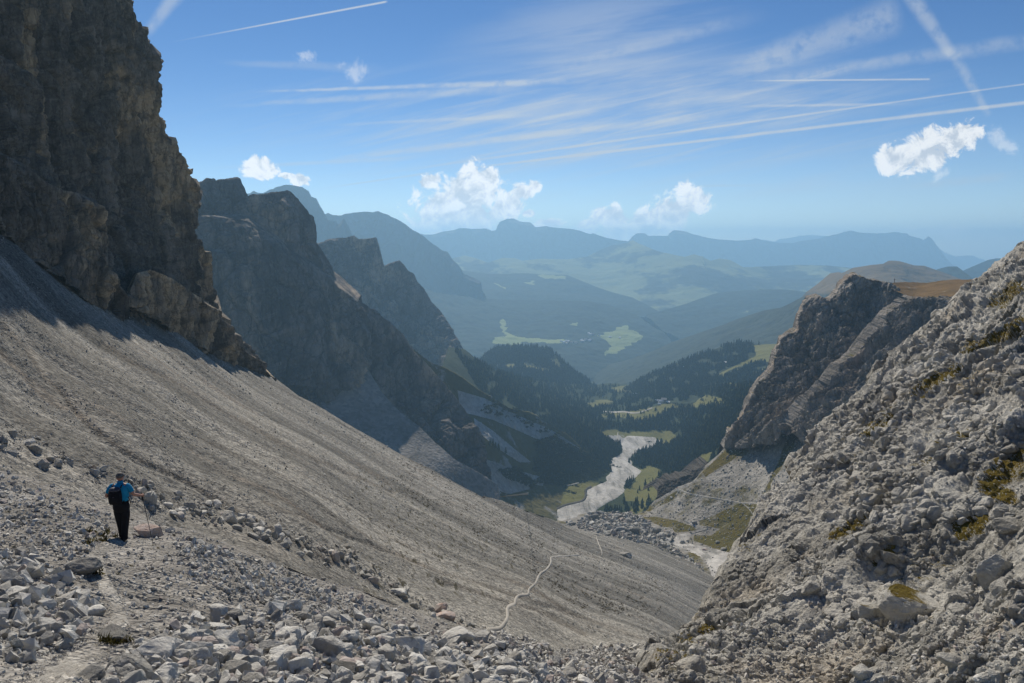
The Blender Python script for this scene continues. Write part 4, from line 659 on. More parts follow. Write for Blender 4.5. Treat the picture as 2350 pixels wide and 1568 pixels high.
ribbon('path',vt,Z3([(962,770),(960,790),(972,830),(975,860)]),1.3,1.5,M['trail'],'narrow pale track entering the dry river from the far meadow')

ribbon('eroded_bank',vt,Z3([(520,1290),(560,1250),(640,1215),(740,1193),(768,1165),(762,1120),(800,1100)]),3.2,1.6,M['bank'],'dark eroded edge of the meadow along the dry river','bank')
# ================================================================== the walker
def loft(rings,n=20,cap=True):
    "rings: (center, rx, ry, axis x dir, axis y dir)"
    V=[];F=[]
    for c,rx,ry,ex,ey in rings:
        for k in range(n):
            a=2*PI*k/n; V.append(tuple(np.array(c)+np.array(ex)*rx*math.cos(a)+np.array(ey)*ry*math.sin(a)))
    for i in range(len(rings)-1):
        for k in range(n): a=i*n+k; b=i*n+(k+1)%n; F.append((a,b,b+n,a+n))
    if cap: F.append(tuple(range(n))[::-1]); F.append(tuple(range((len(rings)-1)*n,len(rings)*n)))
    return V,F
def hring(z,x,y,rx,ry): return ((x,y,z),rx,ry,(1,0,0),(0,1,0))
def tube(pts,rad,n=12,flat_=1.):
    P=[Vector(p) for p in pts]; R=[]; up=Vector((0,1,.05))
    for i,p in enumerate(P):
        d=(P[min(i+1,len(P)-1)]-P[max(i-1,0)]).normalized(); ex=up.cross(d); 
        if ex.length<.1: ex=Vector((1,0,0)).cross(d)
        ex.normalize(); ey=d.cross(ex); r=rad[i] if hasattr(rad,'__len__') else rad; R.append((p,r,r*flat_,ex,ey))
    return loft(R,n)
def obj(name,parts,m,parent,sub=1,smooth=True):
    V=[];F=[]
    for v,f in parts: o=len(V); V+=v; F+=[tuple(i+o for i in q) for q in f]
    me=bpy.data.meshes.new(name); me.from_pydata([tuple(v) for v in V],[],F); me.materials.append(m); me.polygons.foreach_set('use_smooth',[smooth]*len(me.polygons))
    bm=bmesh.new(); bm.from_mesh(me); bmesh.ops.recalc_face_normals(bm,faces=bm.faces); bm.to_mesh(me); bm.free()
    o=bpy.data.objects.new(name,me); COL.objects.link(o)
    if parent: o.parent=parent
    if sub: md=o.modifiers.new('s','SUBSURF'); md.levels=sub; md.render_levels=sub
    return o
def skin(name,chains,m,parent,sub=2):
    "chains of (x,y,z,r); points closer than 1 mm are one joint"
    bm=bmesh.new(); lay=bm.verts.layers.skin.verify(); J={}
    for ch in chains:
        pv=None
        for i,(x,y,z,r) in enumerate(ch):
            k=(round(x,3),round(y,3),round(z,3))
            if k not in J:
                v=bm.verts.new((x,y,z)); v[lay].radius=(r,r); J[k]=v
                if len(J)==1: v[lay].use_root=True
            v=J[k]
            if pv is not None and not bm.edges.get((pv,v)): bm.edges.new((pv,v))
            pv=v
    me=bpy.data.meshes.new(name); bm.to_mesh(me); bm.free(); o=bpy.data.objects.new(name,me); COL.objects.link(o)
    a=o.modifiers.new('k','SKIN'); a.use_smooth_shade=True; b=o.modifiers.new('s','SUBSURF'); b.levels=b.render_levels=sub
    dg=bpy.context.evaluated_depsgraph_get(); me2=bpy.data.meshes.new_from_object(o.evaluated_get(dg)); o.modifiers.clear(); o.data=me2; me2.materials.clear(); me2.materials.append(m)
    if parent: o.parent=parent
    return o
M['skin']=flat('bare_skin',(.42,.22,.15),.6); M['blue']=mat('blue_shirt_cloth',lambda t,b:t.mix(t.noise(t.new('ShaderNodeTexCoord').outputs['Object'],9.,4),(.008,.19,.36),(.014,.29,.50)),.85,.2)  # skin is one even reddish tone
M['black']=mat('black_cloth',lambda t,b:t.mix(t.noise(t.new('ShaderNodeTexCoord').outputs['Object'],7.,4),(.006,.006,.008),(.014,.014,.018)),.8,.2); M['nylon']=flat('dark_nylon',(.008,.008,.012),.75,.15); M['grey']=flat('grey_nylon',(.05,.05,.065),.6,.3)
M['hair']=mat('grey_brown_hair',lambda t,b:t.mix(t.noise(t.new('ShaderNodeTexCoord').outputs['Object'],60.,3),(.035,.03,.025),(.17,.155,.14)),.7,.3); M['boot']=flat('dark_boot',(.03,.027,.024),.7); M['metal']=flat('pole_metal',(.03,.03,.035),.35,.6); M['glass']=flat('dark_lens',(.01,.01,.012),.15,.6); M['red']=flat('red_cloth',(.45,.02,.02)); M['orange']=flat('orange_trim',(.5,.08,.03)); M['white']=flat('white_cloth',(.7,.7,.7)); M['navy']=flat('navy_cloth',(.02,.03,.09))
foot,_=hit(sp_,283,1241.5)
def fing(h,d,side,spread):
    "four curled fingers and a thumb around a vertical grip; h palm centre, d pointing direction"
    h=Vector(h); d=Vector(d).normalized(); up=Vector((0,0,1)); inn=Vector((side,0,0)); out=[]
    for k,(dz,l) in enumerate(((.030,.9),(.010,1.),(-.010,.95),(-.030,.75))):
        a=h+d*.035+up*dz; b=a+d*.03*l+inn*.006; c=b+inn*.028*l+d*.006; e=c-d*.022*l+inn*.008
        out.append([(*h,.026)]+[(*q,r) for q,r in ((a,.0095),(b,.0088),(c,.008),(e,.007))])
    a=h+up*.028+inn*.018; b=a+d*.03+up*.012+inn*.012; c=b+d*.022+inn*.006
    out.append([(*h,.026)]+[(*q,r) for q,r in ((a,.012),(b,.0105),(c,.0085))]); return out
def walker():
    r=bpy.data.objects.new('person',None); COL.objects.link(r); r.location=(foot.x,foot.y,foot.z+.005); r.rotation_euler=(0,0,math.radians(6)); r.scale=(1.0,1.0,1.0)
    tag(r,'man seen from behind in blue shirt and black trousers, walking with two poles','person')
    LS,LE,LH=(-.20,.0,1.42),(-.325,-.06,1.165),(-.285,.20,1.12); RS,RE,RH=(.188,.0,1.415),(.31,.0,1.18),(.452,.20,1.085)
    hx,hy=.0,.05
    ch=[[(0,0,.93,.13),(0,.0,1.1,.125),(0,0,1.27,.14),(0,.005,1.40,.105),(0,.015,1.475,.058),(hx,hy-.02,1.545,.062),(hx,hy,1.61,.083),(hx,hy,1.68,.083),(hx,hy-.005,1.735,.045)],
        [(hx,hy,1.61,.083),(hx+.03,hy+.085,1.60,.03),(hx+.037,hy+.108,1.585,.016)],[(hx,hy,1.61,.083),(hx+.02,hy+.06,1.545,.035)],[(hx,hy,1.61,.083),(hx+.088,hy-.01,1.62,.014)],[(hx,hy,1.61,.083),(hx-.088,hy-.03,1.62,.014)],
        [(0,.005,1.40,.105),(-.11,0,1.425,.07),(*LS,.062),(-.265,-.035,1.29,.047),(*LE,.041),(-.31,.06,1.15,.037),(-.29,.155,1.125,.027),(*LH,.026)],
        [(0,.005,1.40,.105),(.11,0,1.425,.07),(*RS,.062),(.25,0,1.30,.047),(*RE,.041),(.38,.09,1.14,.037),(.435,.165,1.10,.027),(*RH,.026)],
        [(0,0,.93,.13),(-.085,.01,.86,.09),(-.075,.07,.49,.058),(-.045,.10,.12,.042),(-.04,.10,.06,.04),(-.045,.21,.035,.03)],
        [(0,0,.93,.13),(.085,0,.86,.09),(.065,.03,.49,.058),(.045,-.06,.12,.042),(.045,-.06,.055,.04),(.06,.05,.03,.03)]]
    ch+=fing(LH,(0,1,-.1),1,0)+fing(RH,(.3,1,-.1),-1,0)
    skin('body',ch,M['skin'],r)
    V,F=loft([hring(.99,0,0,.185,.135),hring(1.10,0,0,.195,.135),hring(1.22,0,.0,.205,.14),hring(1.33,0,0,.215,.135),hring(1.40,0,0,.205,.12),hring(1.445,0,.0,.15,.10),hring(1.475,0,.01,.085,.08),hring(1.505,0,.015,.068,.068)],24)
    sl=tube([(-.13,0,1.415),LS,(-.25,-.02,1.335),(-.305,-.045,1.225)],[.08,.074,.066,.066]); sr=tube([(.13,0,1.415),RS,(.238,0,1.335),(.288,0,1.235)],[.08,.074,.066,.066])
    col_=loft([hring(1.49,0,.01,.075,.075),hring(1.535,0,.02,.066,.068),hring(1.54,0,.02,.058,.06)],20)
    sh=obj('shirt',[(V,F),sl,sr],M['blue'],r); obj('collar',[col_],M['blue'],sh)
    tp=loft([hring(1.02,0,0,.178,.132),hring(.95,0,0,.198,.145),hring(.88,0,0,.205,.148),hring(.80,0,0.01,.195,.135),hring(.74,0,.02,.17,.12)],22)
    tl=tube([(-.095,.01,.86),(-.095,.04,.70),(-.085,.07,.49),(-.062,.09,.28),(-.052,.10,.10),(-.05,.10,.045)],[.112,.108,.088,.082,.083,.085]); tr=tube([(.095,0,.86),(.09,.02,.70),(.072,.03,.49),(.055,-.02,.28),(.05,-.06,.10),(.05,-.065,.04)],[.112,.108,.09,.084,.086,.088])
    obj('trousers',[tp,tl,tr],M['black'],r)
    b=obj('belt',[loft([hring(1.00,0,0,.19,.142),hring(1.035,0,0,.188,.141)],22)],M['nylon'],r,0)
    for x,y in ((-.045,.11),(.05,-.055)):
        bo=obj('boot',[loft([((x,y-.10,.035),.03,.03,(1,0,0),(0,0,1)),((x,y-.06,.05),.047,.05,(1,0,0),(0,0,1)),((x,y+.03,.055),.05,.055,(1,0,0),(0,0,1)),((x,y+.12,.04),.052,.04,(1,0,0),(0,0,1)),((x,y+.19,.03),.035,.028,(1,0,0),(0,0,1))],14),loft([hring(.04,x,y-.03,.052,.06),hring(.13,x,y-.03,.056,.062)],14)],M['boot'],r)
    bm=bmesh.new(); bmesh.ops.create_uvsphere(bm,u_segments=24,v_segments=16,radius=1)
    for v in list(bm.verts):
        if v.co.z<-.15-.45*max(0,-v.co.y) or (v.co.y>.62 and v.co.z<.45): bm.verts.remove(v)
    for v in bm.verts: v.co=Vector((hx+v.co.x*.094,hy-.012+v.co.y*.105,1.655+v.co.z*.098))*1
    me=bpy.data.meshes.new('hair'); bm.to_mesh(me); me.materials.append(M['hair']); ho=bpy.data.objects.new('hair',me); COL.objects.link(ho); ho.parent=r; me.polygons.foreach_set('use_smooth',[True]*len(me.polygons)); md=ho.modifiers.new('t','SOLIDIFY'); md.thickness=.008
    g=obj('sunglasses',[tube([(hx+.093,hy-.02,1.635),(hx+.092,hy+.05,1.635),(hx+.07,hy+.10,1.63),(hx+.03,hy+.118,1.63),(hx-.04,hy+.10,1.63)],[.005,.008,.02,.02,.02],8,.5)],M['glass'],r)
    # backpack: worn, a thing of its own
    p=bpy.data.objects.new('backpack',None); COL.objects.link(p); p.location=r.matrix_basis@Vector((0,0,0)); p.location=r.location; p.rotation_euler=r.rotation_euler; tag(p,'small black backpack with a grey lid on the walker\'s back','backpack')
    pb_=obj('pack_body',[loft([hring(1.0,-.05,-.19,.12,.05),hring(1.02,-.05,-.20,.155,.085),hring(1.12,-.05,-.215,.165,.105),hring(1.25,-.05,-.215,.163,.105),hring(1.35,-.05,-.205,.15,.095),hring(1.41,-.05,-.19,.12,.07),hring(1.425,-.05,-.185,.08,.04)],20)],M['nylon'],p)
    obj('lid',[loft([hring(1.335,-.05,-.235,.135,.075),hring(1.39,-.05,-.225,.135,.078),hring(1.43,-.05,-.20,.11,.06),hring(1.44,-.05,-.19,.06,.03)],18)],M['grey'],p)
    for s in (-1,1):
        x=-.03+s*.11
        obj('strap',[tube([(x*.9,-.17,1.40),(x,-.11,1.465),(x*1.05,-.02,1.485),(x*1.12,.09,1.43),(x*1.2,.14,1.30),(x*1.5,.08,1.12),(x*1.6,-.08,1.06),(x*1.2,-.15,1.05)],.022,8,.45)],M['nylon'],p)
        obj('strap_tail',[tube([(s*.20,-.06,1.15),(s*.235-.0,-.05,1.06),(s*.25,-.04,.95)],.011,6,.5)],M['nylon'],p,0)
    obj('front_pocket',[loft([hring(1.04,-.05,-.285,.10,.03),hring(1.08,-.05,-.30,.12,.03),hring(1.20,-.05,-.305,.12,.028),hring(1.24,-.05,-.30,.10,.02)],14)],M['black'],pb_)
    obj('zip_trim',[tube([(-.16,-.255,1.35),(-.175,-.25,1.32),(-.18,-.25,1.27)],.009,6)],M['orange'],pb_,0)
    obj('label_patch',[loft([((-.05,-.322,1.225),.022,.014,(1,0,0),(0,0,1)),((-.05,-.328,1.225),.022,.014,(1,0,0),(0,0,1))],8)],M['grey'],pb_,0)
    Mx=Matrix.Translation(r.location)@Euler(r.rotation_euler).to_matrix().to_4x4()
    def pole(hand,tip,label):
        e=bpy.data.objects.new('trekking_pole',None); COL.objects.link(e); a=Mx@Vector(hand); e.location=tip; tag(e,label,'trekking pole')
        d=(a-tip); L=d.length; d.normalize(); P=lambda k: tuple(d*k)
        obj('shaft',[tube([P(.05),P(L*.5),P(L-.10)],[.0065,.0085,.0095],8)],M['metal'],e,0)
        gp=obj('grip',[tube([P(L-.17),P(L-.12),P(L-.02),P(L+.05),P(L+.07)],[.013,.017,.016,.02,.012],10)],M['black'],e)
        obj('tip',[tube([P(0),P(.06)],[.003,.006],8)],M['metal'],e,0)
        obj('basket',[loft([((d*.055),.022,.022,(1,0,0),(0,1,0)),((d*.062),.022,.022,(1,0,0),(0,1,0))],10)],M['black'],e,0)
        q=Vector(P(L+.03)); s=[q+Vector(v) for v in ((0,0,0),(-.035,-.02,-.04),(-.05,-.03,-.10),(-.03,-.02,-.15),(-.005,0,-.10),(0,0,-.02))]
        obj('wrist_strap',[tube(s,.008,6,.4)],M['nylon'],gp,0)
    k=hitdown(sp_,(Mx@Vector((-.14,.45,0))).x,(Mx@Vector((-.14,.45,0))).y); pole((LH[0]+.03,LH[1]+.045,LH[2]+.0),k,'black trekking pole in the walker\'s left hand, planted on the path')
    dg=bpy.context.evaluated_depsgraph_get(); q=Mx@Vector((.575,.40,0)); q=Vector((q.x,q.y,0))
    sm=slab.matrix_basis.inverted(); ok,loc,nn,ix=slab.ray_cast(sm@Vector((q.x,q.y,50)),(sm.to_3x3()@Vector((0,0,-1))).normalized()); tp=(slab.matrix_basis@loc) if ok else hitdown(sp_,q.x,q.y)
    pole((RH[0]-.03,RH[1]+.045,RH[2]),tp,'black trekking pole in the walker\'s right hand, planted on the pinkish slab')
walker()
def hiker(h,shirt,leg,label,ht=1.75):
    r=bpy.data.objects.new('person',None); COL.objects.link(r); r.location=h; r.scale=(ht/1.75,)*3; r.rotation_euler=(0,0,random.uniform(-.6,.6)); tag(r,label,'person')
    skin('body',[[(0,0,.93,.12),(0,0,1.2,.12),(0,0,1.4,.10),(0,.01,1.48,.055),(0,.02,1.6,.085),(0,.02,1.7,.07)],[(0,0,1.4,.10),(-.2,0,1.4,.06),(-.28,.02,1.15,.042),(-.26,.18,1.05,.035)],[(0,0,1.4,.10),(.2,0,1.4,.06),(.28,.02,1.15,.042),(.26,.18,1.05,.035)],[(0,0,.93,.12),(-.09,0,.85,.085),(-.1,.12,.45,.06),(-.1,.1,.06,.045),(-.1,.22,.04,.03)],[(0,0,.93,.12),(.09,0,.85,.085),(.1,-.04,.45,.06),(.1,-.15,.08,.045),(.1,-.04,.04,.03)]],M['skin'],r,1)
    obj('jacket',[loft([hring(.95,0,0,.19,.15),hring(1.2,0,0,.2,.15),hring(1.4,0,0,.21,.13),hring(1.48,0,0,.09,.08)],14),tube([(-.15,0,1.41),(-.21,0,1.39),(-.29,.02,1.15),(-.26,.15,1.07)],[.08,.075,.06,.05],8),tube([(.15,0,1.41),(.21,0,1.39),(.29,.02,1.15),(.26,.15,1.07)],[.08,.075,.06,.05],8)],shirt,r)
    obj('trousers',[loft([hring(1.0,0,0,.18,.14),hring(.8,0,0,.2,.14)],14),tube([(-.09,0,.86),(-.1,.12,.45),(-.1,.1,.08)],[.11,.085,.07],8),tube([(.09,0,.86),(.1,-.04,.45),(.1,-.15,.08)],[.11,.085,.07],8)],leg,r)
    obj('cap',[loft([hring(1.68,0,.02,.1,.1),hring(1.74,0,.02,.09,.09),hring(1.78,0,.02,.04,.04)],12)],shirt,r)
for tr_,p,a,b,l in ((tt,Z3([(1325,1112)])[0],'red','red','tiny distant person in red where the talus trail meets the skyline'),(vt,Z3([(728,1146)])[0],'white','navy','tiny distant person in a white top on the meadow beside the dry river'),(tt,Y8([(92,312)])[0],'navy','black','tiny person in dark clothes at the edge of the boulder field')):
    h,_=hit(tr_,*p)
    if h is not None: hiker(h,M[a],M[b],l)
# ================================================================== trees, shrubs, huts, cross
def conifer(seed,tiers=5,n=9,trunk=True):
    r=np.random.default_rng(seed); V=[];F=[];fm=[]
    if trunk:
        for z,q in ((0,.02),(.16,.016)):
            for k in range(5): a=2*PI*k/5; V.append((q*math.cos(a),q*math.sin(a),z))
        for k in range(5): F.append((k,(k+1)%5,5+(k+1)%5)); F.append((k,5+(k+1)%5,5+k)); fm+=[1,1]
    for i in range(tiers):
        z0=.08+.82*i/tiers; z1=min(1.,z0+.40-.12*i/tiers); rad=.19*(1-i/tiers)**.8+.03; o=len(V); ph=r.uniform(0,6)
        lx,ly=r.normal(0,.008,2); V.append((lx,ly,z1))
        for k in range(n): a=ph+2*PI*k/n; q=rad*(r.uniform(.8,1.25) if k%2 else r.uniform(.45,.75)); V.append((q*math.cos(a),q*math.sin(a),z0-.035*(k%2)+r.uniform(-.02,.02)))
        for k in range(n): F.append((o,o+1+k,o+1+(k+1)%n)); fm.append(0)
    return np.array(V),np.array(F),np.array(fm)
CON=[conifer(s) for s in range(8)]; LOWC=[conifer(40+s,3,6,False)[:2] for s in range(8)]
def mk(c,leafm,nm='conifer_tree'):
    me=bpy.data.meshes.new(nm); me.from_pydata(c[0].tolist(),[],c[1].tolist()); me.materials.append(M[leafm]); me.materials.append(M['bark']); me.polygons.foreach_set('material_index',c[2].tolist()); return me
CM=[mk(c,'needle') for c in CON]; LM=[mk(c,'larch','larch_tree') for c in CON[:4]]
def spots(tree,poly,n,excl=(),hmin=9,hmax=17,keep=None):
    out=[]; p=np.array(poly); lo,hi=p.min(0),p.max(0); k=0
    xs=RNG.uniform(lo[0],hi[0],n*6); ys=RNG.uniform(lo[1],hi[1],n*6); ok=inpoly(xs,ys,poly)
    for e in excl: ok&=~inpoly(xs,ys,e)
    if keep is not None: ok&=keep(xs,ys)
    for x,y in zip(xs[ok],ys[ok]):
        h,_=hit(tree,x,y)
        if h is None: continue
        out.append((h.x,h.y,h.z,random.uniform(hmin,hmax)))
        if len(out)>=n: break
    return out
def clump(sc,th): return lambda x,y: perlin(np.stack([x/sc,y/sc*1.6,x*0+3.3],-1))>th
def forest(name,pts,label,protos,mt,wid=1.,kind='stuff',cat='forest'):
    P=np.array(pts); n=len(P); pid=RNG.integers(0,len(protos),n); VV=[];FF=[];o=0; a=RNG.uniform(0,6.28,n); wv=RNG.uniform(.8,1.3,n)*wid
    for k,(pv,pf) in enumerate(protos):
        ix=np.where(pid==k)[0]
        if not len(ix): continue
        c,s=np.cos(a[ix])[:,None],np.sin(a[ix])[:,None]; x=(pv[None,:,0]*c-pv[None,:,1]*s)*wv[ix,None]; y=(pv[None,:,0]*s+pv[None,:,1]*c)*wv[ix,None]; z=np.repeat(pv[None,:,2],len(ix),0)
        v=np.stack([x,y,z],-1)*P[ix,3][:,None,None]+P[ix,None,:3]; v[...,2]-=.03*P[ix,3][:,None]; VV.append(v.reshape(-1,3)); FF.append((pf[None]+(np.arange(len(ix))*len(pv))[:,None,None]+o).reshape(-1,3)); o+=len(ix)*len(pv)
    return tag(mesh_np(name,np.concatenate(VV),np.concatenate(FF),mt,smooth=False),label,cat,None,kind)
def single(pts,label,group,meshes,name='conifer_tree',wid=1.):
    for q in pts:
        o=bpy.data.objects.new(name,random.choice(meshes)); COL.objects.link(o); o.location=(q[0],q[1],q[2]-.03*q[3]); w=q[3]*random.uniform(.85,1.25)*wid; o.scale=(w,w,q[3]); o.rotation_euler=(0,0,random.uniform(0,6.28)); tag(o,label,'tree',group)
RIVP=rl+rr[::-1]
bankp=Z3([(860,1250),(930,1215),(1010,1175),(1060,1150),(1130,1080),(1190,1040),(1240,1010),(1330,960),(1430,930),(1400,980),(1330,1060),(1240,1130),(1180,1200),(1100,1250),(960,1290)])
near=spots(vt,Z3([(860,1255),(1010,1190),(1100,1200),(1180,1170),(1230,1190),(1120,1260),(960,1290)]),46,[],7,14)+spots(vt,bankp,46,[],6,13)
single(near,'dark conifer on the wooded bank between the dry river and the talus fan','conifers on the bank right of the dry river',CM)
single(spots(vt,Z3([(1130,960),(1240,1000),(1230,1160),(1300,1100),(1420,960),(1300,930)]),14,[],8,13),'yellowing larch among dark conifers on the bank right of the dry river','larches on the river bank',LM,'larch_tree')
rw=Z3([(1130,920),(1180,870),(1270,860),(1300,830),(1350,800),(1500,780),(1700,720),(1660,800),(1600,880),(1480,900),(1400,960),(1300,970),(1160,960)])
rwf=spots(vt,rw,900,mead_polys,9,16); single(rwf[:90],'tall dark conifer in the dense wood above the right bank of the dry river','conifers of the wood right of the river',CM)
lw=Z3([(440,740),(560,690),(700,700),(830,780),(960,870),(970,890),(900,930),(800,880),(700,820),(560,760)])
lwf=spots(vt,lw,700,mead_polys,10,17); single(lwf[:70],'dark conifer in the wood on the left bank where the river narrows','conifers of the wood left of the river',CM)
ht=bvh(left); single(spots(ht,Z3([(150,830),(300,860),(420,930),(540,900),(500,960),(330,920),(200,880)]),24,gl,8,14),'conifer standing apart on the grassy slope below the shadowed ridge','scattered conifers on the left slope',CM)
single([(*hit(vt,*Z3([(1030,955)])[0])[0],13)],'lone conifer standing on the gravel at the edge of the dry river','lone riverside conifer',CM)
allv=[(1040,800),(1136,852),(1200,868),(1290,882),(1360,887),(1500,884),(1860,884),(1860,960),(1700,1000),(1640,1050),(1560,1100),(1500,1120),(1440,1120),(1390,1090),(1342,1045),(1290,1000),(1230,960),(1106,905)]
fv=spots(vt,allv,9500,mead_polys+grav_polys+[RIVP],9,17,clump(26,-.32)); fv+=spots(vt,Z3([(820,680),(900,640),(1180,610),(1480,530),(1620,600),(1300,620),(960,680)]),170,[],5,11,clump(14,.1))
fv+=rwf[90:]+lwf[70:]
forest('forest',fv,'dense dark conifer forest filling the valley floor',LOWC,M['needle'])
forest('larches',spots(vt,allv,1500,mead_polys+grav_polys+[RIVP],9,15,clump(20,-.1)),'yellow green larches mixed into the valley forest',LOWC,M['larch'])
fh=bvh(forest_hill); forest('forest',spots(fh,[(1425,900)]+Z3([(1035,478),(1200,392),(1400,312),(1600,242),(1700,217),(1800,227),(1970,217)])+[(1860,900),(1500,925)],5200,m11,10,18,clump(30,-.3)),'conifer forest on the hill with sloping clearings',LOWC,M['needle'])
kt=bvh(knoll); forest('forest',spots(kt,Z3([(60,350),(150,290),(230,240),(450,242),(550,260),(660,360),(820,478),(500,480),(110,410)]),3000,m13,12,20),'conifer forest on the rounded knoll in the valley mouth',LOWC,M['needle'])
def bush(seed):
    r=np.random.default_rng(seed); V=[];F=[]
    for k in range(26):
        c=r.normal(0,.26,3); c[2]=abs(c[2])*.6+.08; s=r.uniform(.12,.22); q=r.normal(size=(4,3)); o=len(V); V+=[tuple(c+s*v/np.linalg.norm(v)*1.2) for v in q]; F+=[(o,o+1,o+2),(o,o+2,o+3),(o,o+3,o+1),(o+1,o+3,o+2)]
    return np.array(V),np.array(F)
BU=[bush(s) for s in range(6)]
toe=Z3([(440,1000),(470,900),(450,830),(560,790),(700,860),(800,900),(940,900),(915,960),(900,1010),(850,1040),(760,1070),(600,1095),(450,1070),(500,1030)])
def both(poly,n,ex,a,b,keep=None):
    return spots(vt,poly,n//2,ex,a,b,keep)+spots(ht,poly,n//2,ex,a,b,keep)
forest('dwarf_pine_thicket',both(toe,3400,[RIVP],4,8)+spots(ht,Z3([(220,1000),(340,980),(460,1080),(440,1110),(280,1050)]),300,[],3,6)+spots(ht,Z3([(150,560),(400,650),(620,790),(560,800),(300,700),(120,640)]),160,[],3,7,clump(12,.0)),'dense dark dwarf pine thicket on the lower left slope',BU,M['shrub'],1.2,'stuff','thicket')
sh=[Z3([p])[0] for p in ((582,1152),(640,1105),(560,1110),(705,1095),(660,1130),(820,1060),(860,1075),(930,975),(970,985),(1095,883),(1155,828),(1085,935),(690,1140),(470,1180),(430,1150),(505,1165))]
for i,p in enumerate(sh):
    h,_=hit(vt,*p)
    v,f=BU[i%6]; me=bpy.data.meshes.new('shrub'); me.from_pydata(v.tolist(),[],f.tolist()); me.materials.append(M['shrub']); o=bpy.data.objects.new('shrub',me); COL.objects.link(o); o.location=h; w=random.uniform(5,9) if i else 12; o.scale=(w*1.3,w*1.1,w*.8)
    tag(o,'largest dark round shrub on the meadow left of the dry river' if i==0 else 'small dark shrub dotted on the meadow beside the dry river','shrub',None if i==0 else 'shrubs on the river meadow')
# tussocks on the scree band and turf tufts near the walker
def tuft(seed):
    r=np.random.default_rng(seed); V=[];F=[]
    for k in range(22):
        a=r.uniform(0,6.28); b=r.uniform(.1,.5); c=np.array([r.normal(0,.16),r.normal(0,.16),0]); d=np.array([math.cos(a)*b,math.sin(a)*b,r.uniform(.25,.5)]); w=np.array([-math.sin(a),math.cos(a),0])*.05; o=len(V); V+=[tuple(c-w),tuple(c+w),tuple(c+d)]; F.append((o,o+1,o+2))
    return np.array(V),np.array(F)
TU=[tuft(s) for s in range(5)]; M['moss']=leaf('olive_turf_blades',(.05,.045,.012),(.13,.10,.02)); M['dry']=leaf('dry_tussock_blades',(.06,.05,.032),(.13,.105,.06))
tz=[(930,1010),(1100,1120),(1250,1200),(1350,1250),(1560,1330),(1500,1420),(1330,1400),(1150,1260),(1000,1180),(900,1110)]
forest('grass_tussocks',spots(st_,tz,2000,[],.3,.7,clump(22,.0)),'dark dry grass tussocks speckling the middle of the scree slope',TU,M['dry'],1.5,'stuff','grass')
forest('grass_tufts',spots(sp_,Z5([(520,600),(760,600),(700,700),(520,680)]),14,[],.16,.3)+spots(sp_,Z5([(560,820),(640,860),(620,890),(540,890)]),8,[],.14,.25)+spots(sp_,Z5([(620,1300),(820,1290),(820,1310),(640,1330)]),10,[],.1,.2)+spots(sp_,[(0,1100),(250,1190),(800,1370),(800,1400),(300,1330),(0,1300)],40,[PATHP],.06,.14,clump(40,.15)),'small olive turf tufts between stones beside the path',TU,M['moss'],1.3,'stuff','grass')
# ---- houses
M['wallw']=flat('white_render',(.62,.60,.56)); M['walls']=flat('grey_stone_wall',(.30,.285,.27)); M['wood']=flat('dark_timber',(.09,.06,.04)); M['roofm']=flat('pale_metal_roof',(.62,.62,.63),.45,.5); M['roofd']=flat('grey_shingle_roof',(.24,.22,.21)); M['pane']=flat('window_glass',(.03,.035,.045),.15,.6)
def bx(x0,x1,y0,y1,z0,z1): return [(x0,y0,z0),(x1,y0,z0),(x1,y1,z0),(x0,y1,z0),(x0,y0,z1),(x1,y0,z1),(x1,y1,z1),(x0,y1,z1)],[(0,3,2,1),(4,5,6,7),(0,1,5,4),(1,2,6,5),(2,3,7,6),(3,0,4,7)]
def house(h,w,d,e,rz,wall,roof,label,group=None,win=True,name='house'):
    r=bpy.data.objects.new(name,None); COL.objects.link(r); r.location=h; r.rotation_euler=(0,0,rz); tag(r,label,'house',group); g=e+d*.33
    V=[(-w/2,-d/2,-2),(w/2,-d/2,-2),(w/2,d/2,-2),(-w/2,d/2,-2),(-w/2,-d/2,e),(w/2,-d/2,e),(w/2,d/2,e),(-w/2,d/2,e),(-w/2,0,g),(w/2,0,g)]
    obj('wall',[(V,[(0,1,5,4),(1,2,6,9,5),(2,3,7,6),(3,0,4,8,7)])],wall,r,0,False)
    o=.5; k=.33; t=.35; zl=e-o*2*k
    V=[(-w/2-o,-d/2-o,zl),(w/2+o,-d/2-o,zl),(w/2+o,0,g+.05),(-w/2-o,0,g+.05),(w/2+o,d/2+o,zl),(-w/2-o,d/2+o,zl)]; V+=[(x,y,z+t) for x,y,z in V]
    rf=obj('roof',[(V,[(0,1,2,3),(3,2,4,5),(6,9,8,7),(9,11,10,8),(0,6,7,1),(5,4,10,11),(0,3,9,6),(3,5,11,9),(1,7,8,2),(2,8,10,4)])],roof,r,0,False)
    if win:
        for i in range(max(2,int(w/3))):
            for z in ([e*.3] if e<4 else [e*.25,e*.65]):
                x=-w/2+w*(i+.5)/max(2,int(w/3)); obj('window',[bx(x-.5,x+.5,-d/2-.06,-d/2+.02,z,z+1.2)],M['pane'],r,0,False)
        obj('door',[bx(-.5,.5,-d/2-.07,-d/2+.02,0,2)],M['wood'],r,0,False)
        obj('chimney',[bx(w*.2,w*.2+.7,.4,1.1,g-1.2,g+.9)],wall,rf,0,False)
ZH=zc(2450,1500,7.8333)
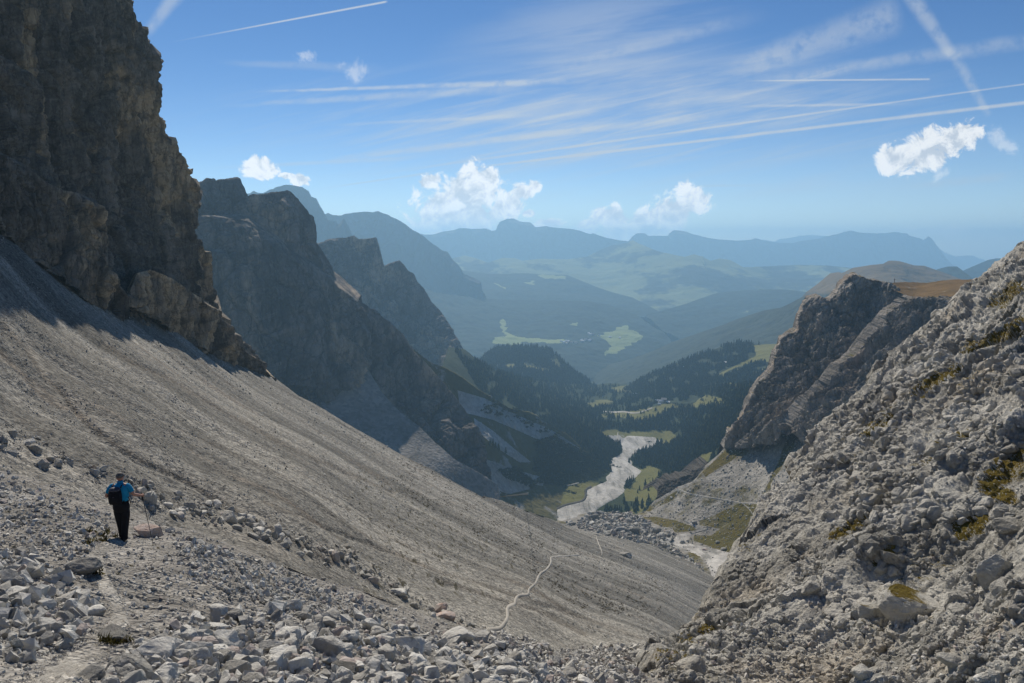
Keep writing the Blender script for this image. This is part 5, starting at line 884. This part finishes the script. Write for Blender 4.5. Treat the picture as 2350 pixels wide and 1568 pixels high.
for x,y,w,d,e,rz,a,b,l in ((905,560,8,7,4.5,.5,'wood','roofm','timber house with a bright metal roof at the left of the hut group'),(1030,600,11,9,6.5,.08,'wallw','roofm','white mountain hut with a pale roof in the middle of the hut group'),(1125,580,12,11,8.5,-.3,'walls','roofd','largest grey stone house of the hut group, behind the white hut'),(1250,592,9,7,3.2,-.5,'wood','roofm','low dark timber barn with a pale roof on the knoll right of the hut group'),(980,645,7,5,2.6,.3,'wallw','roofm','small shed just below the white mountain hut')):
    h,_=hit(vt,*ZH([(x,y)])[0]); house(h,w*1.15,d*1.1,e*1.1,rz,M[a],M[b],l)
for tr_,p,l in ((vt,ZH([(245,335)])[0],'tiny white cabin at the forest edge left of the hut group'),(vt,ZH([(375,205)])[0],'tiny pale cabin on the strip of meadow beyond the forest'),(kt,Z3([(325,382)])[0],'tiny pale hut on the clearing of the rounded knoll'),(fh,Z3([(1362,372)])[0],'tiny hut with a white roof in the wooded hill\'s small clearing'),(fh,Z3([(1625,345)])[0],'tiny white hut at the lower edge of the sloping clearing')):
    h,_=hit(tr_,*p)
    if h is not None: house(h,9,7,3.2,random.uniform(-.6,.6),M['wood'],M['roofm'],l,None,False)
vs=[o for o in COL.objects if o.name.startswith('forested_slope')][0]; vst=bvh(vs); VIL=[]
for i in range(26):
    x,y=random.choice(((1305,1348,60,14),(1450,1336,60,12),(1640,1310,120,30),(1500,1290,30,30)))[:2]; x+=random.gauss(0,38); y+=random.gauss(0,6); h,_=hit(vst,*Y3([(x,y)])[0])
    if h is not None: house(h,random.uniform(10,18),random.uniform(9,13),random.uniform(5,8),random.uniform(-.7,.7),M['wallw'],random.choice((M['roofm'],M['roofd'])),'tiny pale house of the distant village on the hazy meadow','houses of the distant village',False)
# ---- summit cross on the turf
mo=[o for o in COL.objects if o.name=='meadow'][0]; mt_=bvh(mo); h,_=hit(mt_,2052.6,648.5)
if h is None: h=Vector(at(2052.6,648,696).tolist())
r=bpy.data.objects.new('wooden_cross',None); COL.objects.link(r); r.location=h; tag(r,'thin dark wooden cross standing on the orange turf above the crag','cross')
obj('post',[bx(-.17,.17,-.14,.14,-.4,3.5)],M['wood'],r,0,False); obj('crossbar',[bx(-.75,.75,-.17,-.142,2.35,2.65)],M['wood'],r,0,False)
# ================================================================== sky, sun, air, camera
SUN_EL, SUN_AZ = math.radians(42), math.radians(-16)      # azimuth from straight ahead, towards the right positive
W=bpy.data.worlds.new("World"); SC.world=W; W.use_nodes=True; t=NT(W.node_tree); bg=t.n['Background']
sky=t.new('ShaderNodeTexSky'); sky.sky_type='NISHITA'; sky.sun_disc=False; sky.sun_elevation=SUN_EL; sky.sun_rotation=SUN_AZ
sky.altitude=2300; sky.air_density=1.0; sky.dust_density=.25; sky.ozone_density=2.2
def g2(px,py):
    d=ray(px,py); return (d.x/d.y, d.z/d.y)
co=t.new('ShaderNodeTexCoord').outputs['Generated']; cx,cy,cz=t.sep(co)
glow=t.m('EXPONENT',t.m('MULTIPLY',t.m('MAXIMUM',cz,0.),-10.)); skyc=t.mix(1.,sky.outputs[0],t.mix(glow,(.46,.92,1.44),(2.5,2.45,2.4)),'MULTIPLY')
fy=t.m('MAXIMUM',cy,.02); gx=t.m('DIVIDE',cx,fy); gz=t.m('DIVIDE',cz,fy); G=t.xyz(gx,gz,0.)
nf=t.noise(G,40.,5,.65); nm=t.noise(G,9.,5,.6)
wob=t.m('MULTIPLY',t.m('SUBTRACT',t.noise(G,26.,3,.6),.5),.008)
acc=None
def add(v):
    global acc
    acc=v if acc is None else t.m('ADD',acc,v)
def trail(a,b,w0,w1,s,fade=.15,rough=.6,fade2=None):
    "a condensation trail: straight band across the sky from a to b"
    A=Vector(g2(*a)); B=Vector(g2(*b)); L=(B-A).length; d=(B-A)/L; n=Vector((-d.y,d.x))
    k=1/FPX; 
    al=t.m('DIVIDE',t.m('SUBTRACT',t.vm('DOT_PRODUCT',G,(d.x,d.y,0),1),A.dot(d)),L)
    ds=t.m('SUBTRACT',t.vm('DOT_PRODUCT',G,(n.x,n.y,0),1),A.dot(n))
    wd=t.m('MULTIPLY_ADD',al,(w1-w0)*k,w0*k)
    if w1>8: ds=t.m('ADD',ds,t.m('MULTIPLY',wob,min(1,w1/30)))
    q=t.m('DIVIDE',t.m('ABSOLUTE',ds),wd); v=t.ss(q,1.,.1)
    v=t.m('MULTIPLY',v,t.ss(al,0.,fade)); v=t.m('MULTIPLY',v,t.ss(al,1.,1-max(.004,fade2 if fade2 is not None else .02)))
    if rough: v=t.m('MULTIPLY',v,t.ss(nf,.30,.58,1-rough,1.))
    add(t.m('MULTIPLY',v,min(.95,s*1.35)))
for a in [((360,103),(892,3),2,3.6,.62,.6,0.),((325,90),(415,-25),16,26,.34,.3),((2080,-25),(2190,135),28,18,.34,.02,.8,.1),((2190,125),(2272,270),20,12,.28,.05,.9,.1),
          ((1690,186),(2138,182),2.5,3.5,.5,.3,.2),((1000,395),(2360,235),4,6.5,.6,.2,.3,0),((800,408),(2360,192),5,3,.42,.3,.3,0),((690,374),(1800,245),9,14,.3,.2,.7,.3),
          ((560,212),(1420,182),3,13,.45,.2,.7,.35),((480,245),(1300,196),5,20,.30,.3,.6,.3),((700,290),(1290,262),5,7,.22,.4,.6,.3),((1650,200),(2360,95),16,24,.24,.25,.8,0),((1640,175),(2080,25),35,55,.30,.3,.8,.1),
          ((1640,245),(2120,238),4,5,.35,.4,.3,.4),((1150,190),(1800,20),16,24,.2,.4,.8,.4),((480,142),(900,160),8,18,.16,.3,.6,.3),((440,388),(1000,360),6,8,.25,.4,.5,.3),((1500,428),(1800,425),4,5,.22,.4,.4,.4),((690,440),(1000,395),3,4,.3,.5,.3,.1),((2350,400),(2000,440),16,10,.2,.2,.7,.5)]:
    trail(*a)
# streaky high veil
c8,s8=math.cos(math.radians(7)),math.sin(math.radians(7))
ga=t.m('ADD',t.m('MULTIPLY',gx,c8),t.m('MULTIPLY',gz,s8)); gb=t.m('SUBTRACT',t.m('MULTIPLY',gz,c8),t.m('MULTIPLY',gx,s8))
ve=t.noise(t.xyz(t.m('MULTIPLY',ga,3.2),t.m('MULTIPLY',gb,30.),0),1.,7,.62,.35)
def ell(px,py,rx,ry,rot=0):
    c=g2(px,py); v=t.vm('SUBTRACT',G,(c[0],c[1],0))
    if rot:
        r=math.radians(rot); a,b=math.cos(r),math.sin(r)
        v=t.xyz(t.vm('DOT_PRODUCT',v,(a*FPX/rx,b*FPX/rx,0),1),t.vm('DOT_PRODUCT',v,(-b*FPX/ry,a*FPX/ry,0),1),0.)
    else: v=t.vm('MULTIPLY',v,(FPX/rx,FPX/ry,1))
    return t.vm('LENGTH',v,None,1)
veil=t.m('ADD',t.ss(ell(1450,255,720,150,6),1.,0.),t.m('MULTIPLY',t.ss(ell(1350,90,420,150,10),1.,0.),.6))
veil=t.m('ADD',veil,t.m('MULTIPLY',t.ss(ell(1900,400,700,110,4),1.,0.),.35))
add(t.m('MULTIPLY',t.m('MULTIPLY',t.ss(ve,.36,.66),veil),.7)); add(t.m('MULTIPLY',veil,.10))
cb,sb=math.cos(math.radians(13)),math.sin(math.radians(13))
gc=t.m('ADD',t.m('MULTIPLY',gx,cb),t.m('MULTIPLY',gz,sb)); gd=t.m('SUBTRACT',t.m('MULTIPLY',gz,cb),t.m('MULTIPLY',gx,sb))
v2=t.noise(t.xyz(t.m('MULTIPLY',gc,4.5),t.m('MULTIPLY',gd,75.),6.),1.,8,.66,.5)
m2=t.m('ADD',t.ss(ell(1500,290,900,210,6),1.,.1),t.m('MULTIPLY',t.ss(ell(900,260,600,150,3),1.,.1),.5))
add(t.m('MULTIPLY',t.m('MULTIPLY',t.ss(v2,.42,.72),m2),.5))
thin=t.m('MINIMUM',acc,.9)
# heaped clouds
f1=t.noise(G,34.,9,.66,.45); f2=t.noise(t.vm('ADD',G,(-.005,-.011,0)),34.,9,.66,.45)
def blobs(L):
    r=None
    for e in L:
        v=t.m('SUBTRACT',1.,ell(*e)); r=v if r is None else t.m('SMOOTH_MAX',r,v,.15)
    return r
big=blobs([(985,415,34,22),(1085,440,85,62),(1050,485,115,66),(1000,520,60,24),(1120,415,28,34),(1160,478,52,36,20),(1200,440,34,24),(1225,428,18,20),(1215,490,22,11),(1262,513,42,15),(1405,497,50,32),(1350,520,32,18),(1428,535,52,26),(1495,512,62,36),(1545,482,70,40,20),(1588,462,42,44),(1530,522,40,22),(2060,372,66,40,28),(2120,350,88,44,26),(2190,318,66,40,20),(595,392,50,28),(690,413,28,16),(657,404,22,9)])
faint=blobs([(805,165,62,30),(700,130,34,20),(2185,527,150,20,3),(1890,533,60,12),(2100,525,60,12),(2170,400,40,20,30),(2288,308,34,40,60),(2312,336,48,22,-8),(2060,372,90,56,28),(2190,320,84,56,20)])
dens=t.m('ADD',big,t.m('MULTIPLY',t.m('SUBTRACT',f1,.50),2.7)); cov=t.ss(dens,0.,.34)
dfa=t.m('ADD',faint,t.m('MULTIPLY',t.m('SUBTRACT',f1,.56),3.4)); cov=t.m('MAXIMUM',cov,t.m('MULTIPLY',t.ss(dfa,.1,.9),.42))
lit=t.ss(t.m('ADD',t.m('MULTIPLY',t.m('SUBTRACT',f1,f2),5.),t.m('MULTIPLY',dens,-.42)),-.85,.3)  # sunlit and shaded parts of the clouds painted in by offset noise
ccol=t.mix(lit,(9.,9.8,11.),(15.5,15.5,15.5))
back=t.mix(thin,skyc,(11.,11.8,13.)); front=t.m('GREATER_THAN',cy,.05)
up=t.m('MULTIPLY',front,t.m('GREATER_THAN',cz,-.01))
ccol=t.mix(1.,ccol,t.mix(glow,(1,1,1),(1.95,1.92,1.9)),'MULTIPLY'); allc=t.mix(up,skyc,t.mix(cov,back,ccol)); t.l.new(allc,bg.inputs['Color']); bg.inputs['Strength'].default_value=.050
L=bpy.data.lights.new('sun','SUN'); L.energy=5.0; L.angle=math.radians(.53); L.color=(1,.92,.80); sun=bpy.data.objects.new('sun',L); COL.objects.link(sun)
sd=Vector((math.sin(SUN_AZ)*math.cos(SUN_EL),math.cos(SUN_AZ)*math.cos(SUN_EL),math.sin(SUN_EL))); sun.rotation_euler=sd.to_track_quat('Z','Y').to_euler(); sun.location=(0,0,50)
def haze():
    lo=min(float(V[...,2].min()) for V,_ in SHEETS.values()); lo=min(lo,-1700)-1; hi=max(float(V[...,2].max()) for V,_ in SHEETS.values())+10
    m=bpy.data.materials.new('valley_haze'); m.use_nodes=True; t=NT(m.node_tree); t.n.remove(t.n['Principled BSDF'])
    v=t.new('ShaderNodeVolumePrincipled'); v.inputs['Color'].default_value=(.41,.72,1,1); v.inputs['Density'].default_value=HAZE; v.inputs['Anisotropy'].default_value=.35
    t.l.new(v.outputs[0],t.n['Material Output'].inputs['Volume'])
    x0,x1,y0,y1=-18000,18000,-700,24500
    V=[(x,y,z) for z in (lo,hi) for y in (y0,y1) for x in (x0,x1)]
    o=mesh_np('haze',V,[(0,2,3,1),(4,5,7,6),(0,1,5,4),(2,6,7,3),(0,4,6,2),(1,3,7,5)],m,smooth=False); tag(o,'pale blue haze filling the valley air','haze',None,'stuff')
    print('haze z',lo,hi)
HAZE=1.02e-4
haze()
cam=bpy.data.cameras.new('camera'); cam.sensor_width=36; cam.lens=28.0; cam.clip_start=.1; cam.clip_end=90000
co_=bpy.data.objects.new('camera',cam); COL.objects.link(co_); co_.rotation_euler=(PI/2-PITCH,0,0); SC.camera=co_
SC.view_settings.view_transform='Standard'; SC.view_settings.look='None'; SC.view_settings.exposure=0.02
SC.cycles.use_denoising=True; SC.cycles.denoiser='OPENIMAGEDENOISE'; SC.cycles.max_bounces=5; SC.cycles.diffuse_bounces=2; SC.cycles.volume_bounces=1; SC.cycles.transparent_max_bounces=8
SC.cycles.sample_clamp_indirect=6
W.cycles.sampling_method='NONE'
SC.cycles.use_adaptive_sampling=True; SC.cycles.adaptive_threshold=.02
